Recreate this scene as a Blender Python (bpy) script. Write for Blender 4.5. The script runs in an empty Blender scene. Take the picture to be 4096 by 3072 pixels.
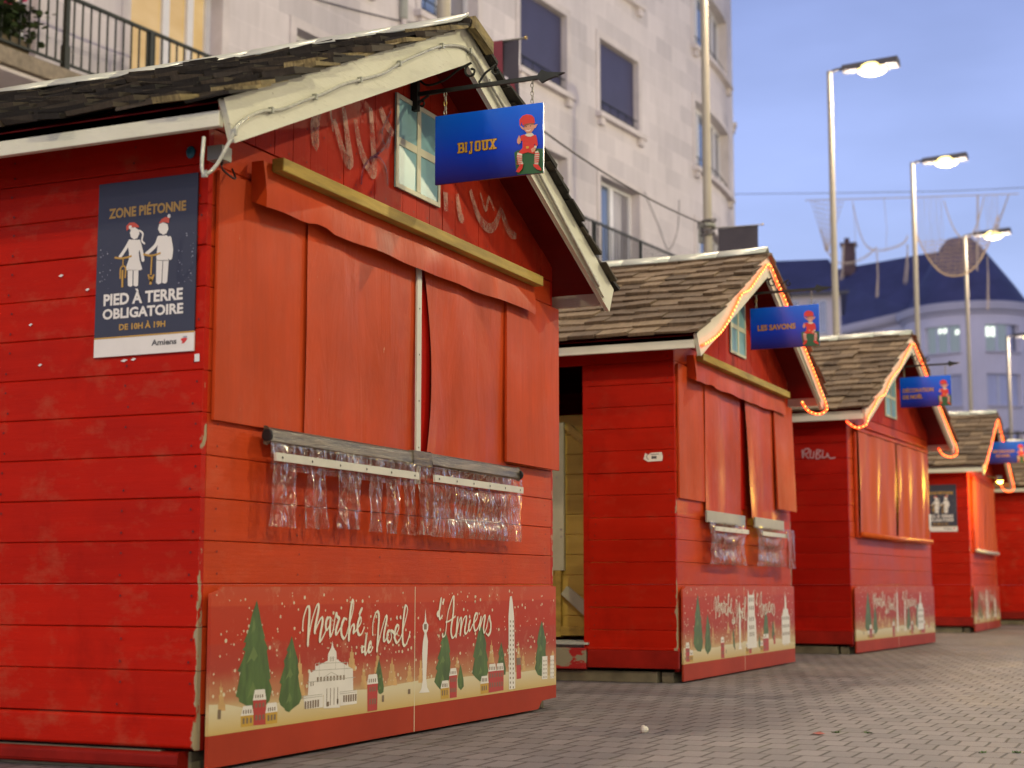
import bpy, math, random, mathutils
from math import sin, cos, pi, radians as R
from mathutils import Vector, Matrix
random.seed(7)
SC = bpy.context.scene
# ------------------------------------------------------------------ camera
cd = bpy.data.cameras.new('camera'); cam = bpy.data.objects.new('camera', cd)
SC.collection.objects.link(cam)
cd.lens = 55.58; cd.sensor_width = 36; cd.clip_start = .05; cd.clip_end = 2000
CAM = Vector((-4.4574, -3.1228, .6152))
yaw, pitch = .4166, .127
fw = Vector((cos(yaw)*cos(pitch), sin(yaw)*cos(pitch), sin(pitch)))
cam.location = CAM
cam.rotation_euler = fw.to_track_quat('-Z', 'Y').to_euler()
cd.dof.use_dof = True; cd.dof.focus_distance = 7.2; cd.dof.aperture_fstop = 2.7
SC.camera = cam
SC.view_settings.view_transform = 'Standard'; SC.view_settings.look = 'None'
SC.view_settings.exposure = 0.0; SC.view_settings.gamma = 1
# ------------------------------------------------------------------ world (dusk sky)
W = bpy.data.worlds.new('World'); SC.world = W; W.use_nodes = True
nt = W.node_tree; N = nt.nodes; L = nt.links; N.clear()
out = N.new('ShaderNodeOutputWorld'); bg = N.new('ShaderNodeBackground'); L.new(bg.outputs[0], out.inputs[0])
sky = N.new('ShaderNodeTexSky'); sky.sky_type = 'NISHITA'; sky.sun_disc = False
sky.sun_elevation = R(2.0); sky.sun_rotation = R(250); sky.air_density = 1.0; sky.dust_density = .6; sky.ozone_density = 3
WEST = (.38, .31, .33)   # afterglow of the sunset behind the camera
tc = N.new('ShaderNodeTexCoord'); sp = N.new('ShaderNodeSeparateXYZ'); L.new(tc.outputs['Generated'], sp.inputs[0])
rp = N.new('ShaderNodeValToRGB'); L.new(sp.outputs[2], rp.inputs[0])
el = rp.color_ramp.elements
SKY_RAMP = [(0.0, (.56, .66, 1.08)), (.16, (.55, .66, 1.10)), (.25, (.44, .54, .98)), (.34, (.35, .43, .82)), (.5, (.14, .18, .36)), (1.0, (.08, .10, .20))]
el[0].position, el[0].color = 0, (*SKY_RAMP[0][1], 1)
el[1].position, el[1].color = 1, (*SKY_RAMP[-1][1], 1)
for p_, c_ in SKY_RAMP[1:-1]:
    e_ = el.new(p_); e_.color = (*c_, 1)
mpn = N.new('ShaderNodeMapping'); mpn.inputs['Scale'].default_value = (1, 1, 3.5); L.new(tc.outputs['Generated'], mpn.inputs[0])
nz = N.new('ShaderNodeTexNoise'); nz.inputs['Scale'].default_value = 2.6; nz.inputs['Detail'].default_value = 5; L.new(mpn.outputs[0], nz.inputs[0])
cr = N.new('ShaderNodeMapRange'); cr.inputs[1].default_value = .3; cr.inputs[2].default_value = .7; cr.inputs[3].default_value = .77; cr.inputs[4].default_value = 1.17
L.new(nz.outputs[0], cr.inputs[0])
vm = N.new('ShaderNodeVectorMath'); vm.operation = 'SCALE'; L.new(rp.outputs[0], vm.inputs[0]); L.new(cr.outputs[0], vm.inputs['Scale'])
sk2 = N.new('ShaderNodeVectorMath'); sk2.operation = 'SCALE'; sk2.inputs['Scale'].default_value = .06; L.new(sky.outputs[0], sk2.inputs[0])
ad = N.new('ShaderNodeVectorMath'); ad.operation = 'ADD'; L.new(vm.outputs[0], ad.inputs[0]); L.new(sk2.outputs[0], ad.inputs[1])
dt = N.new('ShaderNodeVectorMath'); dt.operation = 'DOT_PRODUCT'; dt.inputs[1].default_value = (-.98, -.18, .05); L.new(tc.outputs['Generated'], dt.inputs[0])
wm = N.new('ShaderNodeMapRange'); wm.interpolation_type = 'SMOOTHSTEP'; wm.inputs[1].default_value = .05; wm.inputs[2].default_value = 1.0; wm.inputs[3].default_value = 0; wm.inputs[4].default_value = 1; L.new(dt.outputs['Value'], wm.inputs[0])
ws_ = N.new('ShaderNodeVectorMath'); ws_.operation = 'SCALE'; ws_.inputs[0].default_value = WEST; L.new(wm.outputs[0], ws_.inputs['Scale'])
ad2 = N.new('ShaderNodeVectorMath'); ad2.operation = 'ADD'; L.new(ad.outputs[0], ad2.inputs[0]); L.new(ws_.outputs[0], ad2.inputs[1])
L.new(ad2.outputs[0], bg.inputs[0]); bg.inputs[1].default_value = .92
LAMP_BACK, COL_BACK = 380, (1, .85, .66)
LAMP_DOWN, COL_DOWN = 520, (1, .74, .47)
LAMP_FRONT, COL_FRONT = 3000, (1, .88, .54)
# ------------------------------------------------------------------ materials
def newmat(name):
    m = bpy.data.materials.new(name); m.use_nodes = True
    t = m.node_tree; b = t.nodes['Principled BSDF']
    return m, t, b
def mixrgb(t, fac, a, b, mode='MIX'):
    n = t.nodes.new('ShaderNodeMix'); n.data_type = 'RGBA'; n.blend_type = mode
    for sock, v in ((0, fac), (6, a), (7, b)):
        if hasattr(v, 'is_linked') or hasattr(v, 'links'): t.links.new(v, n.inputs[sock])
        else: n.inputs[sock].default_value = v if sock == 0 else ((*v, 1) if len(v) == 3 else v)
    return n.outputs[2]
def math_(t, op, a, b=None, c=None):
    n = t.nodes.new('ShaderNodeMath'); n.operation = op
    for i, v in enumerate((a, b, c)):
        if v is None: continue
        if hasattr(v, 'links'): t.links.new(v, n.inputs[i])
        else: n.inputs[i].default_value = v
    return n.outputs[0]
def noise(t, vec, scale, detail=4, rough=.55, sc=None, dist=0):
    if sc is not None:
        mp = t.nodes.new('ShaderNodeMapping'); mp.inputs['Scale'].default_value = sc
        t.links.new(vec, mp.inputs[0]); vec = mp.outputs[0]
    n = t.nodes.new('ShaderNodeTexNoise'); n.inputs['Scale'].default_value = scale; n.inputs['Detail'].default_value = detail
    n.inputs['Roughness'].default_value = rough; n.inputs['Distortion'].default_value = dist
    t.links.new(vec, n.inputs[0]); return n.outputs[0]
def rng(t, v, a, b, c=0., d=1.):
    n = t.nodes.new('ShaderNodeMapRange'); t.links.new(v, n.inputs[0])
    for i, x in enumerate((a, b, c, d)): n.inputs[i+1].default_value = x
    return n.outputs[0]
def objco(t, kind='Object'):
    return t.nodes.new('ShaderNodeTexCoord').outputs[kind]
def bump(t, b, h, strength=.3, dist=.01):
    n = t.nodes.new('ShaderNodeBump'); n.inputs['Strength'].default_value = strength; n.inputs['Distance'].default_value = dist
    t.links.new(h, n.inputs['Height']); t.links.new(n.outputs[0], b.inputs['Normal']); return n
def simple(name, col, rough=.6, metal=0, var=.15, scale=6, bm=.0, bscale=40, sc=None, spec=.5):
    m, t, b = newmat(name); v = objco(t)
    n = noise(t, v, scale, 5, .6, sc)
    f = rng(t, n, .3, .7, 1-var, 1+var)
    vm_ = t.nodes.new('ShaderNodeVectorMath'); vm_.operation = 'SCALE'; vm_.inputs[0].default_value = col; t.links.new(f, vm_.inputs['Scale'])
    t.links.new(vm_.outputs[0], b.inputs['Base Color'])
    b.inputs['Roughness'].default_value = rough; b.inputs['Metallic'].default_value = metal; b.inputs['Specular IOR Level'].default_value = spec
    if bm:
        bump(t, b, noise(t, v, bscale, 4, .6, sc), bm, .004)
    return m
def emis(name, col, st, base=(.1, .1, .1)):
    m, t, b = newmat(name); b.inputs['Base Color'].default_value = (*base, 1)
    b.inputs['Emission Color'].default_value = (*col, 1); b.inputs['Emission Strength'].default_value = st; return m
def planks(name, col, pale, vert=False, step=.145, off=.042, rough=.42, chip=.0, chipax=None, scuff=.35, seed=0.):
    """painted boards: tone per board, grain, scuffs and flaked paint"""
    m, t, b = newmat(name); v = objco(t)
    sx = t.nodes.new('ShaderNodeSeparateXYZ'); t.links.new(v, sx.inputs[0])
    ax = sx.outputs[0] if vert else sx.outputs[2]
    idx = math_(t, 'FLOOR', math_(t, 'DIVIDE', math_(t, 'SUBTRACT', ax, off), step))
    wn = t.nodes.new('ShaderNodeTexWhiteNoise'); wn.noise_dimensions = '1D'
    t.links.new(math_(t, 'ADD', idx, seed), wn.inputs['W'])
    g = noise(t, v, 3.0, 6, .65, (6, 6, .5) if vert else (.5, .5, 7))
    blot = noise(t, v, 1.7, 5, .6)
    f = math_(t, 'ADD', rng(t, wn.outputs[0], 0, 1, .94, 1.05), math_(t, 'ADD', rng(t, g, .3, .7, -.07, .07), rng(t, blot, .3, .7, -.12, .12)))
    vm_ = t.nodes.new('ShaderNodeVectorMath'); vm_.operation = 'SCALE'; vm_.inputs[0].default_value = col; t.links.new(f, vm_.inputs['Scale'])
    sc_ = noise(t, v, 5.5, 6, .7, (1, 1, 1.6))
    scm = rng(t, sc_, .53, .74, 0, scuff)
    c = mixrgb(t, scm, vm_.outputs[0], pale)
    dk = noise(t, v, 2.6, 6, .7, (1.3, 1.3, .8))
    c = mixrgb(t, rng(t, dk, .56, .74, 0, .45), c, tuple(x*.45 for x in col))
    fine = noise(t, v, 38, 3, .7)
    spk = rng(t, fine, .755, .79, 0, .8)
    c = mixrgb(t, spk, c, (.5, .34, .22))
    if chip:
        dist = math_(t, 'ABSOLUTE', sx.outputs[1] if chipax == 'y' else sx.outputs[0])
        near = rng(t, dist, .0, .05, .25, -.25)
        low = rng(t, sx.outputs[2], .1, 1.2, .16, -.06)
        cn = noise(t, v, 17, 5, .6, (1, 1, .45))
        cm = rng(t, math_(t, 'ADD', cn, math_(t, 'ADD', near, low)), .80, .83, 0, 1)
        c = mixrgb(t, cm, c, (.36, .30, .19))
    t.links.new(c, b.inputs['Base Color'])
    t.links.new(rng(t, blot, .3, .7, rough-.05, rough+.15), b.inputs['Roughness']); b.inputs['Specular IOR Level'].default_value = .09
    hb = noise(t, v, 9, 6, .7, (7, 7, .6) if vert else (.6, .6, 9))
    bump(t, b, hb, .22, .006)
    return m
M = {}
M['side'] = planks('red_paint', (.45, .0115, .0028), (.40, .09, .045), chip=1, chipax='y', scuff=.55)
M['side2'] = planks('deep_red_paint', (.44, .0125, .003), (.40, .07, .035), chip=1, chipax='y', seed=31, scuff=.3)
M['side3'] = planks('crimson_paint', (.37, .008, .003), (.38, .05, .025), chip=.0, seed=57, scuff=.2)
M['front'] = planks('orange_red_paint', (.53, .056, .011), (.56, .15, .075), chip=1, chipax='x', scuff=.3, rough=.38)
M['gable'] = planks('gable_red_paint', (.44, .030, .011), (.52, .11, .055), vert=True, step=.125, off=0, scuff=.4, rough=.5)
def worn(name, col, pale, rough, streak, crease):
    m, t, b = newmat(name); v = objco(t)
    f = math_(t, 'ADD', rng(t, noise(t, v, 1.1, 5, .6), .3, .7, .80, 1.16), rng(t, noise(t, v, 5, 5, .65, streak), .3, .7, -.09, .09))
    vm_ = t.nodes.new('ShaderNodeVectorMath'); vm_.operation = 'SCALE'; vm_.inputs[0].default_value = col; t.links.new(f, vm_.inputs['Scale'])
    c = mixrgb(t, rng(t, noise(t, v, 2.6, 6, .72, (1, 1, .8)), .56, .8, 0, .5), vm_.outputs[0], pale)
    c = mixrgb(t, rng(t, noise(t, v, 24, 3, .7, (1, 1, .45)), .73, .77, 0, .6), c, (.52, .30, .18))
    t.links.new(c, b.inputs['Base Color']); t.links.new(rng(t, noise(t, v, 1.7, 4, .6), .3, .7, rough-.1, rough+.15), b.inputs['Roughness']); b.inputs['Specular IOR Level'].default_value = .12
    bump(t, b, noise(t, v, 4, 4, .55, streak, .6), crease, .02); return m
M['ply'] = worn('painted_plywood', (.51, .058, .010), (.54, .12, .06), .5, (3, 3, .4), .12)
M['tarp'] = worn('red_tarpaulin', (.53, .062, .011), (.56, .12, .05), .42, (1.6, 1, .5), .32)
M['tarpred'] = simple('dark_red_plastic', (.42, .008, .004), .5, 0, .15, 2, 0, 1, None, .08)
M['tarp3'] = simple('salmon_plastic_sheet', (.58, .10, .018), .42, 0, .1, 2, .25, 7, (3, 3, .6), .07)
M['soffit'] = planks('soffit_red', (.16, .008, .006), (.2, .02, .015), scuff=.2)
M['plinth'] = simple('plinth_red', (.24, .010, .005), .5, 0, .35, 3, .15, 40, None, .12)
M['skid'] = simple('weathered_beam', (.19, .17, .11), .85, 0, .4, 5, .3)
M['dark'] = simple('dark_gap', (.012, .010, .008), .9, 0, .2)
M['nail'] = simple('nail_heads', (.12, .012, .008), .5, .3, .4, 30)
M['yellowwood'] = simple('yellow_batten_wood', (.40, .27, .045), .65, 0, .3, 3, .3, 25, (1, 4, 8))
M['rawwood'] = planks('raw_pine', (.48, .34, .075), (.55, .42, .16), seed=11, rough=.6)
M['palewood'] = simple('pale_wood', (.45, .44, .30), .7, 0, .2, 3, .15)
M['greyfloor'] = simple('pale_floor_board', (.50, .55, .49), .6, 0, .12, 4)
M['flash'] = simple('ridge_sheet_metal', (.50, .53, .47), .42, .25, .2, 2.5)
M['iron'] = simple('black_wrought_iron', (.022, .026, .022), .55, .4, .3, 20)
M['steel'] = simple('galvanised_chain', (.35, .34, .30), .4, .8, .2, 20)
M['brass'] = simple('brass_link', (.5, .36, .12), .35, .7, .2, 20)
def weathered_white():
    m, t, b = newmat('flaking_white_paint'); v = objco(t)
    c = mixrgb(t, rng(t, noise(t, v, 2.2, 5, .6), .3, .7, 0, 1), (.60, .60, .47), (.72, .71, .59))
    cr_ = noise(t, v, 22, 5, .7, (.35, 1, 2.4), .6)
    c = mixrgb(t, rng(t, cr_, .62, .72, 0, .65), c, (.32, .30, .2))
    kn = noise(t, v, 30, 2, .5)
    c = mixrgb(t, rng(t, kn, .74, .78, 0, .8), c, (.22, .2, .1))
    t.links.new(c, b.inputs['Base Color']); b.inputs['Roughness'].default_value = .6
    bump(t, b, cr_, .35, .005); return m
M['white'] = weathered_white()
M['frame'] = simple('cream_frame_paint', (.62, .60, .44), .5, 0, .1, 4)
M['pane'] = simple('painted_blue_pane', (.22, .43, .47), .3, 0, .18, 3)
def shingles(name, a, b_, c_):
    m, t, b = newmat(name)
    g = t.nodes.new('ShaderNodeNewGeometry'); rr = t.nodes.new('ShaderNodeValToRGB'); t.links.new(g.outputs['Random Per Island'], rr.inputs[0])
    e = rr.color_ramp.elements; e[0].color = (*a, 1); e[1].color = (*c_, 1); e[1].position = 1.0
    n = e.new(.6); n.color = (*b_, 1)
    v = objco(t); gr = noise(t, v, 7, 6, .7, (1, 9, 1))
    f = rng(t, gr, .25, .75, .55, 1.35)
    vm_ = t.nodes.new('ShaderNodeVectorMath'); vm_.operation = 'SCALE'; t.links.new(rr.outputs[0], vm_.inputs[0]); t.links.new(f, vm_.inputs['Scale'])
    t.links.new(vm_.outputs[0], b.inputs['Base Color']); b.inputs['Roughness'].default_value = .8
    bump(t, b, gr, .5, .01); return m
M['shingle_old'] = shingles('rotten_dark_shingles', (.012, .009, .006), (.022, .017, .012), (.07, .052, .033))
M['shingle'] = shingles('brown_shingles', (.080, .052, .030), (.135, .088, .050), (.22, .155, .092))
M['split'] = simple('split_pale_wood', (.22, .17, .075), .8, 0, .6, 9, .5, 30, (1, 9, 3))
def clear_plastic():
    m, t, b = newmat('clear_crumpled_plastic'); v = objco(t)
    nt_ = t.nodes; nt_.remove(b)
    tr = nt_.new('ShaderNodeBsdfTransparent'); tr.inputs[0].default_value = (.97, .95, .94, 1)
    gl = nt_.new('ShaderNodeBsdfGlossy'); gl.inputs['Roughness'].default_value = .15; gl.inputs[0].default_value = (1, .96, .9, 1)
    df = nt_.new('ShaderNodeBsdfDiffuse'); df.inputs[0].default_value = (.9, .72, .62, 1)
    fr = nt_.new('ShaderNodeLayerWeight'); fr.inputs[0].default_value = .28
    bp = nt_.new('ShaderNodeBump'); bp.inputs['Strength'].default_value = 1.0; bp.inputs['Distance'].default_value = .035
    h1_ = noise(t, v, 15, 3, .5, (1.7, 1, .5), .9); h2_ = noise(t, v, 42, 2, .5, (1, 1, .7), .5)
    t.links.new(math_(t, 'ADD', h1_, math_(t, 'MULTIPLY', h2_, .25)), bp.inputs['Height'])
    t.links.new(bp.outputs[0], gl.inputs['Normal']); t.links.new(bp.outputs[0], fr.inputs['Normal'])
    m1 = nt_.new('ShaderNodeMixShader'); m1.inputs[0].default_value = .12
    t.links.new(gl.outputs[0], m1.inputs[1]); t.links.new(df.outputs[0], m1.inputs[2])
    m2 = nt_.new('ShaderNodeMixShader'); t.links.new(rng(t, fr.outputs['Fresnel'], .02, .6, .07, 1.0), m2.inputs[0])
    t.links.new(tr.outputs[0], m2.inputs[1]); t.links.new(m1.outputs[0], m2.inputs[2])
    t.links.new(m2.outputs[0], nt_['Material Output'].inputs[0]); return m
M['plastic'] = clear_plastic()
def bar_mat():
    m, t, b = newmat('greasy_roller_sleeve'); v = objco(t)
    n = noise(t, v, 4, 6, .7, (.8, 6, 14), 1.2)
    c = mixrgb(t, rng(t, n, .35, .65), (.016, .013, .010), (.21, .16, .105))
    t.links.new(c, b.inputs['Base Color']); b.inputs['Roughness'].default_value = .3; bump(t, b, n, .3, .01); return m
M['sleeve'] = bar_mat()
M['grey'] = simple('grey_plastic_strip', (.30, .31, .27), .4, 0, .1, 5)
M['strip'] = simple('white_plastic_strip', (.62, .60, .52), .4, 0, .06, 5)
M['black'] = simple('black_rubber', (.01, .01, .01), .5)
M['tube'] = simple('clear_rope_tube', (.50, .50, .43), .12, 0, .25, 30)
M['led'] = emis('lit_red_rope', (1, .06, .010), 4.5, (.6, .1, .05))
M['bead'] = emis('led_beads', (1, .36, .07), 6.0)
def sign_blue():
    m, t, b = newmat('printed_blue'); v = objco(t)
    sx = t.nodes.new('ShaderNodeSeparateXYZ'); t.links.new(v, sx.inputs[0])
    rr = t.nodes.new('ShaderNodeValToRGB'); t.links.new(rng(t, sx.outputs[2], 0, .305), rr.inputs[0])
    e = rr.color_ramp.elements; e[0].color = (.014, .013, .14, 1); e[1].color = (.004, .13, .78, 1)
    n = e.new(.45); n.color = (.004, .052, .60, 1)
    t.links.new(rr.outputs[0], b.inputs['Base Color']); b.inputs['Roughness'].default_value = .22; return m
M['blue'] = sign_blue()
def flat(name, c, r=.4): return simple(name, c, r, 0, .05, 8)
M['gold'] = flat('gold_print', (.62, .36, .04)); M['goldp'] = flat('ochre_print', (.50, .29, .045)); M['red'] = flat('red_print', (.62, .03, .015)); M['skin'] = flat('skin_print', (.62, .30, .19))
M['pwhite'] = flat('white_print', (.76, .73, .68)); M['green'] = flat('green_print', (.015, .10, .03)); M['hair'] = flat('hair_print', (.25, .09, .04))
M['outline'] = flat('dark_outline_print', (.03, .012, .01)); M['navy'] = flat('navy_print', (.032, .036, .060), .45); M['hatred'] = flat('hat_red_print', (.58, .075, .03))
M['charcoal'] = flat('charcoal_print', (.08, .08, .08)); M['star'] = flat('star_print', (.30, .31, .36))
M['cream'] = flat('cream_print', (.66, .60, .42)); M['fir'] = simple('fir_print', (.075, .135, .032), .4, 0, .35, 5, 0, 1, (6, 1, 1.3)); M['tan'] = simple('tan_print', (.56, .34, .13), .4, 0, .2, 14)
M['hred'] = flat('house_red_print', (.46, .045, .035)); M['hyel'] = flat('house_yellow_print', (.55, .33, .035)); M['hwin'] = flat('window_print', (.20, .14, .085))
M['text'] = flat('lettering_white', (.78, .75, .62)); M['firlight'] = flat('fir_highlight_print', (.13, .20, .055)); M['line'] = flat('linework_print', (.42, .40, .34))
def panel_mat():
    m, t, b = newmat('printed_panel_red'); v = objco(t)
    sx = t.nodes.new('ShaderNodeSeparateXYZ'); t.links.new(v, sx.inputs[0])
    rr = t.nodes.new('ShaderNodeValToRGB'); t.links.new(rng(t, sx.outputs[2], .118, .612), rr.inputs[0]); rr.color_ramp.interpolation = 'EASE'
    e = rr.color_ramp.elements
    st = [(0, (.56, .40, .15)), (.16, (.56, .42, .22)), (.26, (.46, .20, .10)), (.45, (.40, .055, .035)), (.60, (.42, .05, .028)), (.62, (.46, .045, .02)), (.86, (.46, .050, .022)), (.875, (.52, .07, .028)), (1, (.50, .075, .034))]
    e[0].position, e[0].color = st[0][0], (*st[0][1], 1); e[1].position, e[1].color = 1, (*st[-1][1], 1)
    for p_, c_ in st[1:-1]:
        n = e.new(p_); n.color = (*c_, 1)
    gl = noise(t, v, 9, 6, .75, (1.4, 1, 1))
    c = mixrgb(t, rng(t, gl, .55, .75, 0, .35), rr.outputs[0], (.62, .40, .24))
    t.links.new(c, b.inputs['Base Color']); b.inputs['Roughness'].default_value = .4; b.inputs['Specular IOR Level'].default_value = .12; return m
M['panel'] = panel_mat()
M['kick'] = simple('kickboard_red', (.36, .042, .018), .45, 0, .14, 2, 0, 1, None, .1)
M['groundp'] = None
def ground_print():
    m, t, b = newmat('snow_ground_print'); v = objco(t)
    sx = t.nodes.new('ShaderNodeSeparateXYZ'); t.links.new(v, sx.inputs[0])
    c = mixrgb(t, rng(t, sx.outputs[2], .12, .20), (.58, .41, .13), (.66, .58, .38))
    t.links.new(c, b.inputs['Base Color']); b.inputs['Roughness'].default_value = .35; return m
M['groundp'] = ground_print()
def paving():
    m, t, b = newmat('worn_clay_pavers')
    v = objco(t)
    rot = t.nodes.new('ShaderNodeMapping'); rot.inputs['Rotation'].default_value = (0, 0, R(90)); t.links.new(v, rot.inputs[0])
    wob = t.nodes.new('ShaderNodeVectorMath'); wob.operation = 'ADD'; t.links.new(rot.outputs[0], wob.inputs[0])
    wv = t.nodes.new('ShaderNodeTexNoise'); wv.inputs['Scale'].default_value = 1.6; t.links.new(v, wv.inputs[0])
    ws = t.nodes.new('ShaderNodeVectorMath'); ws.operation = 'SCALE'; ws.inputs['Scale'].default_value = .05; t.links.new(wv.outputs['Color'], ws.inputs[0]); t.links.new(ws.outputs[0], wob.inputs[1])
    br = t.nodes.new('ShaderNodeTexBrick'); t.links.new(wob.outputs[0], br.inputs[0])
    br.offset = .5; br.inputs['Scale'].default_value = 1; br.inputs['Brick Width'].default_value = .112; br.inputs['Row Height'].default_value = .20
    br.inputs['Mortar Size'].default_value = .0055; br.inputs['Mortar Smooth'].default_value = .25; br.inputs['Bias'].default_value = 0
    br.inputs['Color1'].default_value = (.138, .130, .136, 1); br.inputs['Color2'].default_value = (.196, .180, .184, 1); br.inputs['Mortar'].default_value = (.034, .029, .024, 1)
    big = noise(t, v, .7, 5, .6)
    f = rng(t, big, .3, .7, .70, 1.22)
    vm_ = t.nodes.new('ShaderNodeVectorMath'); vm_.operation = 'SCALE'; t.links.new(br.outputs[0], vm_.inputs[0]); t.links.new(f, vm_.inputs['Scale'])
    gr = noise(t, v, 55, 4, .7); f2 = rng(t, gr, .3, .7, .88, 1.12)
    v2 = t.nodes.new('ShaderNodeVectorMath'); v2.operation = 'SCALE'; t.links.new(vm_.outputs[0], v2.inputs[0]); t.links.new(f2, v2.inputs['Scale'])
    wide = noise(t, v, 2.3, 4, .6)
    c = mixrgb(t, math_(t, 'MULTIPLY', rng(t, wide, .57, .66), math_(t, 'MULTIPLY', br.outputs['Fac'], .8)), v2.outputs[0], (.055, .065, .022))
    t.links.new(c, b.inputs['Base Color'])
    t.links.new(rng(t, big, .3, .7, .58, .8), b.inputs['Roughness'])
    h = math_(t, 'ADD', math_(t, 'MULTIPLY', br.outputs['Fac'], -1.0), math_(t, 'MULTIPLY', gr, .12))
    bump(t, b, h, .9, .012); return m
M['paver'] = paving()
def stone():
    m, t, b = newmat('pale_ashlar'); v = objco(t)
    rot = t.nodes.new('ShaderNodeMapping'); rot.inputs['Rotation'].default_value = (R(-90), 0, 0); t.links.new(v, rot.inputs[0])
    br = t.nodes.new('ShaderNodeTexBrick'); t.links.new(rot.outputs[0], br.inputs[0])
    br.inputs['Scale'].default_value = 1; br.inputs['Brick Width'].default_value = .82; br.inputs['Row Height'].default_value = .41; br.inputs['Mortar Size'].default_value = .006; br.inputs['Mortar Smooth'].default_value = .6
    br.inputs['Color1'].default_value = (.49, .455, .475, 1); br.inputs['Color2'].default_value = (.61, .565, .58, 1); br.inputs['Mortar'].default_value = (.68, .63, .64, 1)
    f = rng(t, noise(t, v, .5, 6, .65), .3, .7, .93, 1.06); f2 = rng(t, noise(t, v, 3, 5, .65, (2, 2, .35)), .3, .7, .93, 1.06)
    vm_ = t.nodes.new('ShaderNodeVectorMath'); vm_.operation = 'SCALE'; t.links.new(br.outputs[0], vm_.inputs[0]); t.links.new(math_(t, 'MULTIPLY', f, f2), vm_.inputs['Scale'])
    t.links.new(vm_.outputs[0], b.inputs['Base Color']); b.inputs['Roughness'].default_value = .8
    bump(t, b, noise(t, v, 14, 5, .7), .25, .01); return m
M['stone'] = stone()
M['trim'] = simple('stone_trim', (.55, .505, .51), .8, 0, .12, 2, .15)
M['concrete'] = simple('stained_concrete', (.23, .19, .14), .85, 0, .35, 7, .4)
M['wframe'] = simple('white_window_frame', (.62, .62, .66), .4, 0, .06, 3)
def glass(name, base, r=.04):
    m, t, b = newmat(name); v = objco(t)
    c = mixrgb(t, rng(t, noise(t, v, .8, 2), .35, .65), base, tuple(x*2.2 for x in base))
    t.links.new(c, b.inputs['Base Color']); b.inputs['Roughness'].default_value = r; b.inputs['Specular IOR Level'].default_value = 1.0; b.inputs['IOR'].default_value = 1.9; return m
M['glass'] = glass('window_glass', (.02, .025, .04))
M['glassblue'] = glass('sky_window_glass', (.05, .07, .11), .02)  # reflected sky is partly painted in: bluer base colour than the plain glass
M['curtain'] = simple('net_curtain_behind_glass', (.20, .19, .22), .35, 0, .35, 4, 0, 1, (7, 7, .3))
M['blind'] = simple('pale_blind_behind_glass', (.52, .53, .66), .3, 0, .12, 3, 0, 1, (5, 5, .3))
M['shutter'] = simple('navy_roller_shutter', (.050, .048, .105), .5, 0, .1, 2)
def warm_room():
    m, t, b = newmat('warm_lit_room'); v = objco(t)
    n = noise(t, v, .9, 3, .5, (1, 1, 1.8))
    c = mixrgb(t, rng(t, n, .35, .65), (.66, .40, .13), (.82, .55, .24))
    b.inputs['Base Color'].default_value = (.05, .04, .03, 1); t.links.new(c, b.inputs['Emission Color']); b.inputs['Emission Strength'].default_value = .85; b.inputs['Roughness'].default_value = .1; return m
M['warm'] = warm_room()
M['officelight'] = emis('office_ceiling_light', (.9, 1, .86), 1.6)
M['officeroom'] = emis('office_room', (.30, .37, .40), .55)
M['slate'] = simple('blue_slate', (.062, .065, .150), .55, 0, .2, .6, .2, 4, (1, 1, 2))
M['render'] = simple('pale_render', (.76, .70, .72), .85, 0, .08, .4)
M['render2'] = simple('grey_cornice', (.60, .56, .59), .85, 0, .08, .4)
M['brownroof'] = simple('brown_tile_roof', (.10, .06, .055), .8, 0, .3, 1.5)
M['brick'] = simple('chimney_brick', (.14, .085, .075), .85, 0, .3, 4)
M['pole'] = simple('cream_pole_paint', (.34, .31, .26), .5, 0, .08, 3)
M['lamphead'] = simple('lamp_grey', (.10, .095, .105), .6, 0, .1, 5)
M['lens'] = emis('lamp_lens', (1, .76, .26), 4.0)
M['banner'] = simple('charcoal_banner', (.040, .034, .048), .6, 0, .15, 3); M['bannerred'] = simple('banner_red', (.20, .020, .035), .6); M['bannerwhite'] = simple('banner_white', (.62, .58, .60), .6)
M['wire'] = simple('dark_wire', (.13, .12, .13), .6); M['netwire'] = simple('garland_wire', (.42, .36, .34), .55); M['netgold'] = simple('golden_garland_wire', (.50, .36, .22), .5)
M['leaf'] = simple('geranium_leaf', (.045, .075, .022), .6, 0, .4, 9); M['petal'] = simple('geranium_petal', (.65, .03, .14), .6); M['planter'] = simple('terracotta_trough', (.13, .10, .06), .8)
M['paper'] = simple('paper_scrap', (.72, .68, .58), .7); M['grass'] = simple('weed_green', (.06, .13, .02), .7); M['leafred'] = simple('fallen_leaf', (.30, .05, .03), .7)
M['capblue'] = simple('blue_plastic_cap', (.02, .13, .20), .3); 
def spray(name, col, lo, hi):
    m, t, b = newmat(name); v = objco(t); nd = t.nodes
    b.inputs['Base Color'].default_value = (*col, 1); b.inputs['Roughness'].default_value = .6
    tr = nd.new('ShaderNodeBsdfTransparent'); mx = nd.new('ShaderNodeMixShader')
    t.links.new(rng(t, noise(t, v, 14, 5, .7), .35, .65, lo, hi), mx.inputs[0]); t.links.new(tr.outputs[0], mx.inputs[1]); t.links.new(b.outputs[0], mx.inputs[2]); t.links.new(mx.outputs[0], nd['Material Output'].inputs[0]); return m
M['scrawl'] = spray('faded_white_spray', (.62, .36, .27), .10, .75); M['scrawlpale'] = simple('white_spray', (.50, .30, .32), .55, 0, .2, 9)
M['purple'] = spray('purple_spray', (.16, .03, .07), .25, .9)
M['warmlamp'] = emis('yellow_floodlight', (1, .62, .08), 22)
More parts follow.
